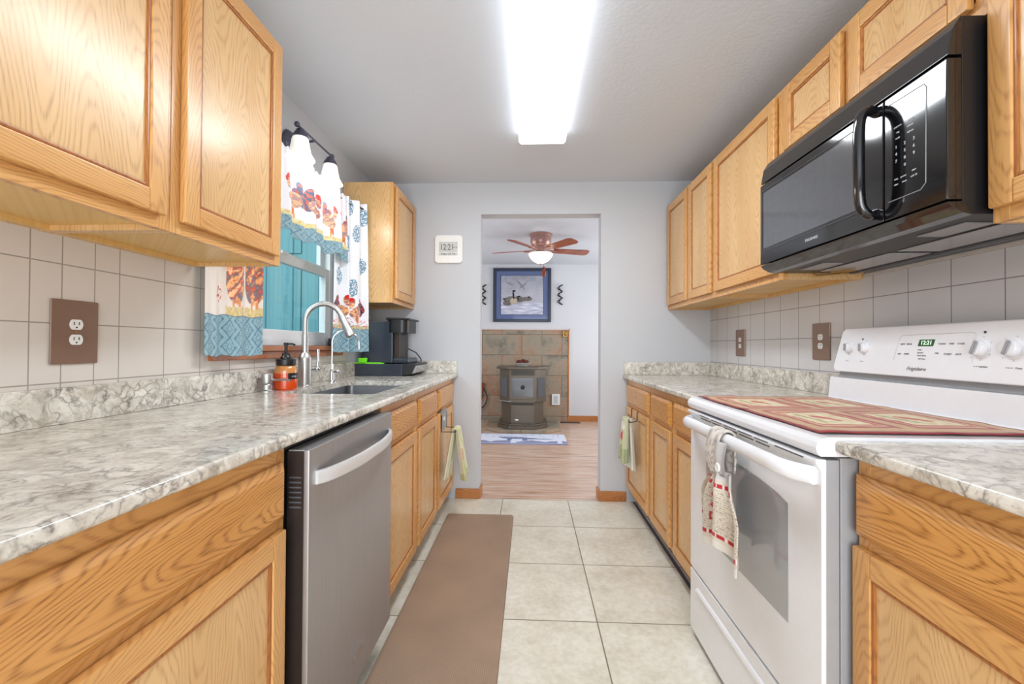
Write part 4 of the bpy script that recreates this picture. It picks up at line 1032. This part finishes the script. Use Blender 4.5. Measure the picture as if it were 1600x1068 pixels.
GR = 'rooster print cafe curtains at the sink window'
o = sheet(fold_curtain(((-1.185, 1.548), (-1.098, 1.752)), 2.1, .012, 1.108, 1.83, .6), left_col, 150, 260, 'curtain', 'cloth', (-1.14, 1.65, 1.108))
tag(o, 'near curtain panel with orange roosters above a blue patterned hem, below oak cabinet', 'curtain', GR)
def right_col(u, v):
    U, V = u * .34, v * .95
    if V < .14: return damask(U, V)
    if V < .144: return (90, 140, 168)
    c = rooster(U, V, .235, .235, .15, -1) or rooster(U, V, .085, .24, .15, 1)
    if c: return c
    if V < .21 and nz(U * 120, V * 120, 8) > .24: return (216, 90, 110)
    if V < .165: return (196, 200, 150)
    if V > .32:
        for cu, cv in ((.06, .46), (.2, .40), (.29, .55), (.11, .66), (.23, .74), (.31, .86), (.05, .84), (.16, .9)):
            if ell(U, V, cu, cv, .038, .055) < 1 and nz(U * 130, V * 130, 2) > -.12: return (112, 148, 172)
    return (236, 238, 242)
o = sheet(fold_curtain(((-1.15, 2.505), (-1.045, 2.775)), 3.2, .016, 1.11, 2.045, .2, .12), right_col, 170, 300, 'curtain', 'cloth', (-1.09, 2.64, 1.11))
tag(o, 'far curtain panel with blue florals and a red rooster, beside far left cabinet', 'curtain', GR)
def val_col(u, v):
    U, V = u * .95, v * .42
    e = .012 * math.sin(U * 50)
    if V < .075: return damask(U, V, .05)
    if V < .10: return mixc((214, 196, 130), (232, 222, 180), .5 + nz(U * 80, V * 80))
    for cu, fl in ((.12, 1), (.36, -1), (.53, 1), (.70, 1), (.86, -1)):
        c = rooster(U, V, cu, .175, .17, fl)
        if c: return mixc(c, (240, 225, 225), .22)
    if V > .36: return (240, 240, 244)
    return (238, 238, 244)
def val_pos(u, v):
    y = 1.60 + u * 1.03; k = 1 - v
    d = .011 * math.sin(u * 62) * (.6 + .6 * k) + .008 * math.sin(u * 23 + 2) + .012 * k
    z = 1.655 + v * .385 + .014 * math.sin(u * 25) * (1 - v) ** 2
    if v > .93: z += .006 * math.sin(u * 160)
    return (-1.10 + d, y, z)
o = sheet(val_pos, val_col, 420, 120, 'curtain_valance', 'cloth', (-1.1, 2.1, 1.655))
tag(o, 'gathered rooster print valance with blue ruffled hem across top of window', 'curtain', GR)
T = Thing('curtain_rod', 'thin curved curtain rod carrying the rooster print valance over the window', 'curtain rod', (-1.12, 2.15, 2.01))
b = B(); b.tube(smooth_path([(XL + .002, 1.585, 2.012), (-1.13, 1.585, 2.012), (-1.115, 1.60, 2.012), (-1.11, 2.1, 2.012), (-1.11, 2.6, 2.012), (-1.07, 2.70, 2.012), (-1.06, 2.77, 2.012)], 4), .0055, 10); T.part(b, 'rod', 'darkbrown')
b = B(); b.box(XL + .0005, XL + .006, 1.572, 1.598, 1.99, 2.035); T.part(b, 'bracket', 'darkbrown')

# ------------------------------------------------------------------ towels on over-door bars
def towel_hook(T, s, xf, ya, yb, ztop, zbar, xbar):
    b = B(); b.tube([(xf, ya, ztop - .03), (xf, ya, zbar), (xbar, ya, zbar), (xbar, yb, zbar), (xf, yb, zbar), (xf, yb, ztop - .03)], .0032, 8)
    T.part(b, 'bar', 'iron')
T = Thing('towel_bar', 'over-door metal towel bar with hammered plate on left cabinet door', 'towel bar', (-.56, 2.87, .60))
towel_hook(T, 1, -.561, 2.79, 2.955, .74, .605, -.475)
b = B(); b.box(-.5645, -.5605, 2.79, 2.955, .615, .738, .001); b.box(-.5765, -.5605, 2.79, 2.955, .7235, .7265); pl = T.part(b, 'plate', 'grey')
b = B(); b.lathe([(.0, 0), (.018, .0), (.014, .004), (0, .006)], (-.5605, 2.872, .672), 18, (1, 0, 0), sy=1.6); T.part(b, 'medallion', 'dish', pl)
def towel(yc, w, xb, s, ztop, zf, zb, colf, name, label, seed, spread=.035, group=None, taper=.45):
    def pos(u, v):
        # v 0 = front hem, .5 = bar, 1 = back hem
        if v < .48: k = 1 - v / .48; side = 1; z = ztop - k * (ztop - zf)
        elif v > .52: k = (v - .52) / .48; side = -1; z = ztop - k * (ztop - zb)
        else: k = 0; side = math.cos((v - .48) / .04 * math.pi); z = ztop + .012 * math.sin((v - .48) / .04 * math.pi)
        g = taper + (1 - taper) * k ** .7
        y = yc + (u - .5) * w * g
        fold = (.009 + .008 * k) * math.sin(u * 13 + seed + side) + .005 * math.sin(u * 29 + seed * 2)
        x = xb + s * (side * (.012 + spread * k) + fold)
        return (x, y + .01 * side * k, z + .012 * math.sin(u * 9 + seed) * k)
    o = sheet(pos, colf, 70, 160, name, 'cloth', (xb, yc, ztop), None, .003)
    tag(o, label, 'towel', group); return o
def sage(u, v):
    n = nz(u * 40, v * 60) * 10
    if v < .5 and ell(u, v, .42, .25, .22, .055) < 1: return (214, 170, 148)
    if v < .06: return (176, 182, 120) if int(u * 22 + v * 200) % 2 else (206, 204, 160)
    c = (216, 214, 184) if nz(u * 3, v * 4, 5) > -.05 else (200, 202, 156)
    return tuple(x + n for x in c)
towel(2.872, .20, -.482, 1, .607, .285, .30, sage, 'hand_towel', 'pale sage towel hanging from the bar on the left cabinet door', .4, .042, None, .7)
T = Thing('towel_bar', 'thin wire over-door towel bar on the far right cabinet door', 'towel bar', (.70, 3.0, .66))
b = B(); 
for yy in (2.93, 3.09): b.tube([(.712, yy, .7245), (.7015, yy, .7245), (.7015, yy, .68), (.698, yy, .662), (.668, yy, .658), (.650, yy, .658)], .0028, 8)
T.part(b, 'hooks', 'iron')
b = B(); b.tube([(.655, 2.90, .66), (.655, 3.12, .66)], .0032, 8); T.part(b, 'bar', 'iron')
def floral(u, v):
    n = nz(u * 40, v * 60) * 8
    if v > .5: c = (226, 226, 216)
    elif v < .16: c = (176, 180, 140) if int(u * 30) % 2 else (150, 160, 120)
    else: c = (196, 196, 164) if math.sin(u * 26) > 0 else (170, 176, 138)
    if v < .5 and ell(u, v, .65, .27, .16, .07) < 1: c = (206, 84, 96)
    if v < .5 and ell(u, v, .6, .40, .3, .06) < 1: c = (226, 222, 214)
    return tuple(x + n for x in c)
towel(3.01, .22, .655, -1, .665, .385, .34, floral, 'hand_towel', 'white and green floral towel hanging on the far right cabinet door', 1.9, .012, None, .6)

# ------------------------------------------------------------------ kitchen mat
b = B(); t = bmesh.new(); loops(t, [rr(-.556, -.106, .75, 3.0, .02, .0005), rr(-.552, -.11, .754, 2.996, .02, .011), rr(-.54, -.122, .766, 2.984, .02, .0155)]); bmesh.ops.recalc_face_normals(t, faces=t.faces); b._add(t)
single(b, 'kitchen_mat', 'mat', 'long brown anti-fatigue mat on the tile floor along left cabinets', 'mat', (-.33, 1.9, 0))

# ------------------------------------------------------------------ far room: hearth, stove and pieces
b = B(); b.box(-1.3, .598, 6.855, 6.8795, 0, 1.40); ho = single(b, 'hearth_surround', 'slate', 'tall slate tile panel on the far wall behind the pellet stove', 'surround', (-.35, 6.87, 0), smooth=False)
b = B(); b.box(.585, .6, 6.848, 6.879, 0, 1.408); b.box(-1.3, .6, 6.848, 6.879, 1.4005, 1.41); o = b.build('edge_trim', 'trim_h', (-.35, 6.87, 0), ho)
b = B(); b.prism([(-.62, 6.85), (-.62, 6.06), (-.40, 5.855), (.22, 5.855), (.42, 6.02), (.42, 6.85)], 'z', .0005, .042, bev=.004)
single(b, 'hearth_pad', 'slate', 'low clipped-corner stone hearth pad under the pellet stove', 'hearth', (-.1, 6.3, 0), smooth=False)
T = Thing('pellet_stove', 'dark bronze pellet stove with glass door standing on the stone hearth', 'stove', (-.10, 6.2, .042))
def octo(hw, yf, yb, cut, cut2=None, cx=-.10): 
    c2 = cut2 or cut
    return [(cx - hw, yb), (cx - hw, yf + cut), (cx - hw + c2, yf), (cx + hw - c2, yf), (cx + hw, yf + cut), (cx + hw, yb)]
b = B(); b.prism(octo(.345, 5.90, 6.55, .17, .16), 'z', .0425, .085, bev=.004); b.prism(octo(.33, 5.925, 6.54, .165, .155), 'z', .085, .105, bev=.004); T.part(b, 'base', 'stove')
b = B(); b.prism(octo(.285, 5.97, 6.5, .14, .13), 'z', .105, .40, bev=.003); T.part(b, 'pedestal', 'stove')
b = B(); b.prism(octo(.318, 5.945, 6.5, .15, .14), 'z', .40, .845, bev=.004); T.part(b, 'firebox', 'stove')
b = B(); b.prism(octo(.365, 5.905, 6.53, .165, .155), 'z', .845, .872, bev=.005); T.part(b, 'top_plate', 'stove')
b = B(); b.box(-.10 - .155, -.10 + .155, 5.940, 5.95, .765, .835)
T.part(b, 'grille_recess', 'stovedark')
b = B()
for k in range(4): b.box(-.255, .055, 5.934, 5.942, .775 + k * .016, .780 + k * .016)
T.part(b, 'grille_bars', 'stove')
b = B(); frame = (-.265, .065, .455, .745); b.box(-.278, -.245, 5.933, 5.945, .44, .755, .002); b.box(.045, .078, 5.933, 5.945, .44, .755, .002); b.box(-.245, .045, 5.933, 5.945, .44, .475, .002); b.box(-.245, .045, 5.933, 5.945, .725, .755, .002); dr = T.part(b, 'door', 'stove')
b = B(); b.box(-.245, .045, 5.938, 5.944, .475, .725); T.part(b, 'door_glass', 'mwglass', dr)
b = B(); b.lathe([(0, 0), (.03, 0), (.02, .006), (0, .008)], (-.10, 5.937, .60), 14, (0, -1, 0)); T.part(b, 'door_ornament', 'stovedark', dr)
b = B(); b.box(-.25, .05, 5.962, 5.972, .36, .385); T.part(b, 'ash_slot', 'stovedark')
b = B(); b.box(-.22, .03, 5.964, 5.971, .12, .33, .002); ad = T.part(b, 'ash_drawer', 'stove')
b = B(); b.box(-.205, -.155, 5.958, 5.966, .15, .165, .002); T.part(b, 'nameplate', 'chrome', ad)
for sgn in (-1, 1):
    # side panes on the angled corners
    cx = -.10 + sgn * .25; t = bmesh.new(); a = Vector((-.10 + sgn * .186, 5.951, 0)); c_ = Vector((-.10 + sgn * .31, 6.083, 0)); nn = Vector((sgn * .7, -.7, 0)) * .004
    for q0, q1, z0_, z1_ in ((.12, .88, .47, .73),):
        P = [a.lerp(c_, q0), a.lerp(c_, q1)]; vs = [P[0] + nn + Vector((0, 0, z0_)), P[1] + nn + Vector((0, 0, z0_)), P[1] + nn + Vector((0, 0, z1_)), P[0] + nn + Vector((0, 0, z1_))]
        A = [t.verts.new(v) for v in vs]; C = [t.verts.new(v - nn * 1.2) for v in vs]; t.faces.new(A)
        for i in range(4): t.faces.new((A[i], A[(i + 1) % 4], C[(i + 1) % 4], C[i]))
    bmesh.ops.recalc_face_normals(t, faces=t.faces); b = B(); b._add(t); T.part(b, 'side_pane', 'mwglass', smooth=False)
b = B(); b.prism([(-.425, 6.10), (-.425, 6.06), (-.26, 5.905), (-.25, 5.925)], 'z', .405, .415, bev=.002); T.part(b, 'ash_shelf', 'silverface')
# bowl and cones
T = Thing('serving_bowl', 'shallow pale dish of pinecones standing on top of the pellet stove', 'bowl', (-.11, 6.13, .872))
b = B(); b.lathe([(.06, .0005), (.07, .002), (.105, .03), (.13, .05), (.127, .052), (.10, .036), (.06, .012), (0, .01)], (-.11, 6.13, .872), 28, sx=1, sy=.75); T.part(b, 'dish', 'dish')
def cone(c, r, h, tilt):
    b = B()
    for k in range(6):
        z = -h / 2 + h * k / 5; rr_ = r * math.sin(math.pi * (.18 + .72 * k / 5)) + .003
        b.lathe([(rr_ * .5, z - .004), (rr_, z), (rr_ * .5, z + .006)], (0, 0, 0), 9)
    bmesh.ops.transform(b.bm, matrix=Matrix.Translation(c) @ Matrix.Rotation(tilt, 4, 'Y') @ Matrix.Rotation(tilt * 2, 4, 'X'), verts=b.bm.verts)
    return b
cn = [(-.175, 6.13, .935, 1.2), (-.13, 6.11, .94, .5), (-.085, 6.12, .943, 1.9), (-.045, 6.13, .938, .9), (-.11, 6.155, .952, 1.4), (-.15, 6.17, .938, 2.2), (-.065, 6.17, .94, 2.7)]
for x, y, z, a in cn:
    single(cone((x, y, z), .023, .055, a), 'pinecone', 'cone', 'dark red-brown pinecone piled in the dish on the pellet stove', 'pinecone', (x, y, z), 'pinecones in the dish on the stove')
# wall plug device
T = Thing('wall_thermostat', 'small white control box on the slate surround right of the stove', 'control box', (.395, 6.855, .25))
b = B(); b.box(.333, .459, 6.83, 6.8545, .25, .42, .008); T.part(b, 'case', 'whiteplastic')
b = B(); b.box(.365, .427, 6.827, 6.831, .275, .395, .003); T.part(b, 'face', 'lcd')
# bellows hung by doorway edge
T = Thing('fireplace_bellows', 'rust-brown bellows with curved iron hook hanging on slate, cut by doorway', 'bellows', (-.80, 6.84, .30))
b = B(); b.prism([(-.93, .56), (-.90, .585), (-.86, .57), (-.80, .58), (-.76, .57), (-.725, .585), (-.70, .575), (-.715, .54), (-.725, .46), (-.76, .36), (-.80, .28), (-.84, .36), (-.88, .46), (-.90, .52)], 'y', 6.815, 6.8545, bev=.006); T.part(b, 'board', 'rust')
b = B(); b.tube(smooth_path([(-.72, 6.825, .50), (-.69, 6.82, .44), (-.665, 6.82, .37), (-.68, 6.82, .28), (-.73, 6.82, .21), (-.80, 6.82, .17)], 4), .009, 8); T.part(b, 'hook', 'iron')
b = B(); b.prism([(.50, 1.30), (.575, 1.30), (.575, 1.395), (.54, 1.38), (.50, 1.395)], 'y', 6.83, 6.8545, bev=.004); b.ball((.54, 6.835, 1.345), .024); b.tube([(.57, 6.84, 1.39), (.61, 6.84, 1.43)], .006)
single(b, 'wall_ornament', 'brass', 'small brass ornament at the top right corner of slate surround', 'ornament', (.54, 6.85, 1.30))
# floor register
T = Thing('floor_register', 'narrow brown floor vent beside the baseboard of the far wall', 'vent', (.62, 6.73, 0))
b = B(); b.box(.46, .76, 6.68, 6.78, .0003, .008, .002); T.part(b, 'plate', 'darkbrown')
b = B()
for k in range(9): b.box(.478 + k * .031, .494 + k * .031, 6.695, 6.765, .008, .0088)
T.part(b, 'louvres', 'black')
# rug
def rug_col(u, v):
    U, V = u * 1.25, v * .56
    n = nz(U * 60, V * 60) * 10; c = (208, 212, 228)
    if v < .06 or v > .95: c = (150, 162, 200)
    hgt = .09 + .075 * abs(math.sin(U * 9.5)) + .03 * nz(U * 14, 0)
    if .03 < V < hgt and nz(U * 9, 3) > -.25: c = (116, 116, 150)
    if ell(U, V, .62, .30, .17, .055) < 1 or ell(U, V, .80, .27, .10, .04) < 1 or ell(U, V, .47, .33, .06, .03) < 1 or (abs(U - .55) < .03 and .16 < V < .3) or (abs(U - .74) < .03 and .15 < V < .27) or ell(U, V, .98, .25, .12, .018) < 1: c = (74, 92, 140)
    if V > .36 and nz(U * 22, V * 22, 5) > .25: c = (168, 176, 206)
    return tuple(x + n for x in c)
o = sheet(lambda u, v: (-.80 + 1.245 * u, 5.20 + .58 * v, .006 + .001 * nz(u * 9, v * 5)), rug_col, 200, 90, 'hearth_rug', 'rugc', (-.18, 5.5, 0), None, .009)
tag(o, 'pale rug with dark blue bear and tree pattern in front of the hearth', 'rug')
# framed print
T = Thing('framed_picture', 'framed wildlife print of geese with blue mat on the far wall', 'picture', (-.133, 6.88, 1.53))
px0, px1, pz0, pz1 = -.585, .318, 1.53, 2.37
b = B(); w = .045
b.box(px0, px0 + w, 6.845, 6.879, pz0, pz1, .006); b.box(px1 - w, px1, 6.845, 6.879, pz0, pz1, .006); b.box(px0 + w, px1 - w, 6.845, 6.879, pz0, pz0 + w, .006); b.box(px0 + w, px1 - w, 6.845, 6.879, pz1 - w, pz1, .006)
T.part(b, 'frame', plain('navy_frame', rgb(44, 52, 70), .35))
def geese(u, v):
    n = nz(u * 5, v * 5) * 14 + nz(u * 24, v * 40) * 10
    m = .085
    if min(u, 1 - u) < m or min(v, 1 - v) < m * 1.05: return (96, 110, 150)
    if min(u, 1 - u) < m + .012 or min(v, 1 - v) < m + .014: return (66, 78, 112)
    c = mixc((196, 196, 206), (158, 160, 174), v)
    if v < .34: c = mixc((214, 216, 228), (170, 174, 194), .5 + nz(u * 6, v * 26))
    def E(x, y, rx, ry, r=0): return ell(u, v, x, y, rx, ry, r) < 1
    if E(.28, .40, .13, .075, .2) or E(.44, .41, .12, .06) or E(.60, .42, .10, .045) or E(.22, .33, .09, .05): c = (128, 122, 118) if nz(u * 30, v * 60) > -.1 else (96, 90, 88)
    if E(.34, .37, .07, .07): c = (186, 174, 158)
    if E(.335, .50, .018, .09, .1) or E(.345, .585, .034, .02) or E(.445, .47, .03, .018) or E(.42, .44, .014, .05, .5) or E(.63, .46, .03, .014) or E(.16, .42, .035, .015): c = (40, 40, 46)
    if E(.47, .72, .13, .018, -.9) or E(.52, .70, .10, .018, .7) or E(.26, .74, .08, .014, -.4): c = (136, 134, 142)
    if v > .78 and nz(u * 9, v * 9, 7) > .05: c = mixc(c, (150, 152, 160), .6)
    return tuple(x + n for x in c)
sheet(lambda u, v: (px0 + w + (px1 - px0 - 2 * w) * u, 6.862, pz0 + w + (pz1 - pz0 - 2 * w) * v), geese, 200, 190, 'print', 'print', T.loc, T.o, .002)
# twisted iron sconces beside the picture
for xc, lab in ((-.735, 'twisted black iron wall decoration left of the geese picture'), (.456, 'twisted black iron wall decoration right of the geese picture')):
    T = Thing('iron_wall_decoration', lab, 'wall decoration', (xc, 6.875, 1.80))
    for ph in (0, math.pi):
        b = B(); b.tube([(xc + (.034 if ph < 1 else -.012) * math.cos(k * .45 + ph), 6.85 + .022 * math.sin(k * .45 + ph), 1.80 + k * .31 / 42) for k in range(43)], .009 if ph < 1 else .005, 6); T.part(b, 'twisted_rod', 'iron')
    b = B(); b.cyl((xc, 6.845, 1.86), .005, .034, (0, 1, 0), 8); b.cyl((xc, 6.845, 2.05), .005, .034, (0, 1, 0), 8); T.part(b, 'bracket', 'iron')
# ceiling fan
FX, FY = .112, 5.03
T = Thing('ceiling_fan', 'copper hugger ceiling fan with five wood blades and lit bowl in far room', 'ceiling fan', (FX, FY, 2.43))
b = B(); b.lathe([(.13, 0), (.13, -.02), (.115, -.035), (.118, -.05), (.12, -.09), (.105, -.125), (.085, -.14), (.05, -.145), (0, -.145)], (FX, FY, 2.4295), 32); T.part(b, 'motor_housing', 'copper')
b = B(); b.lathe([(.055, -.145), (.055, -.2), (.085, -.215), (.1, -.225), (0, -.225)], (FX, FY, 2.43), 28); T.part(b, 'switch_housing', 'copper')
b = B(); b.lathe([(.13, -.222), (.138, -.226), (.136, -.24), (.115, -.275), (.085, -.305), (.045, -.328), (0, -.334)], (FX, FY, 2.43), 32); T.part(b, 'light_bowl', 'bowl')
b = B(); b.lathe([(.0, -.333), (.014, -.334), (.01, -.345), (.006, -.355), (0, -.357)], (FX, FY, 2.43), 14); T.part(b, 'finial', 'copper')
for ang in (16, -54, 90, 164, 236):
    q = Matrix.Translation((FX, FY, 2.250)) @ Matrix.Rotation(R(ang), 4, 'Z')
    b = B(); t = bmesh.new(); out = [(.16, -.045), (.2, -.055), (.58, -.07), (.62, -.05), (.63, 0), (.62, .05), (.58, .07), (.2, .055), (.16, .045)]
    out = [(x * .93, y) for x, y in out]
    A = [t.verts.new((x, y, .004)) for x, y in out]; C = [t.verts.new((x, y, -.004)) for x, y in out]; t.faces.new(A); t.faces.new(C[::-1])
    for i in range(len(A)): t.faces.new((A[i], C[i], C[(i + 1) % len(A)], A[(i + 1) % len(A)]))
    bmesh.ops.recalc_face_normals(t, faces=t.faces); bmesh.ops.transform(t, matrix=q @ Matrix.Rotation(R(-12), 4, 'X'), verts=t.verts); b._add(t)
    bl = T.part(b, 'blade', 'blade')
    t2 = B(); t2.tube([(.06, 0, .012), (.10, .0, .0), (.13, .03, -.006), (.20, .022, -.007)], .007, 8); t2.tube([(.10, 0, .0), (.13, -.03, -.006), (.20, -.022, -.007)], .007, 8)
    bmesh.ops.transform(t2.bm, matrix=q, verts=t2.bm.verts); T.part(t2, 'blade_iron', 'copper', bl)
b = B(); b.tube([(FX + .035, FY - .03, 2.20), (FX + .035, FY - .04, 2.03)], .002, 6); ch = T.part(b, 'pull_chain', 'brass')
b = B(); b.lathe([(0, .0), (.012, -.004), (.022, -.03), (.024, -.06), (.02, -.085), (0, -.09)], (FX + .035, FY - .04, 2.03), 14); b.ball((FX + .035, FY - .04, 2.04), .014); T.part(b, 'pull_fob', 'rust', ch)
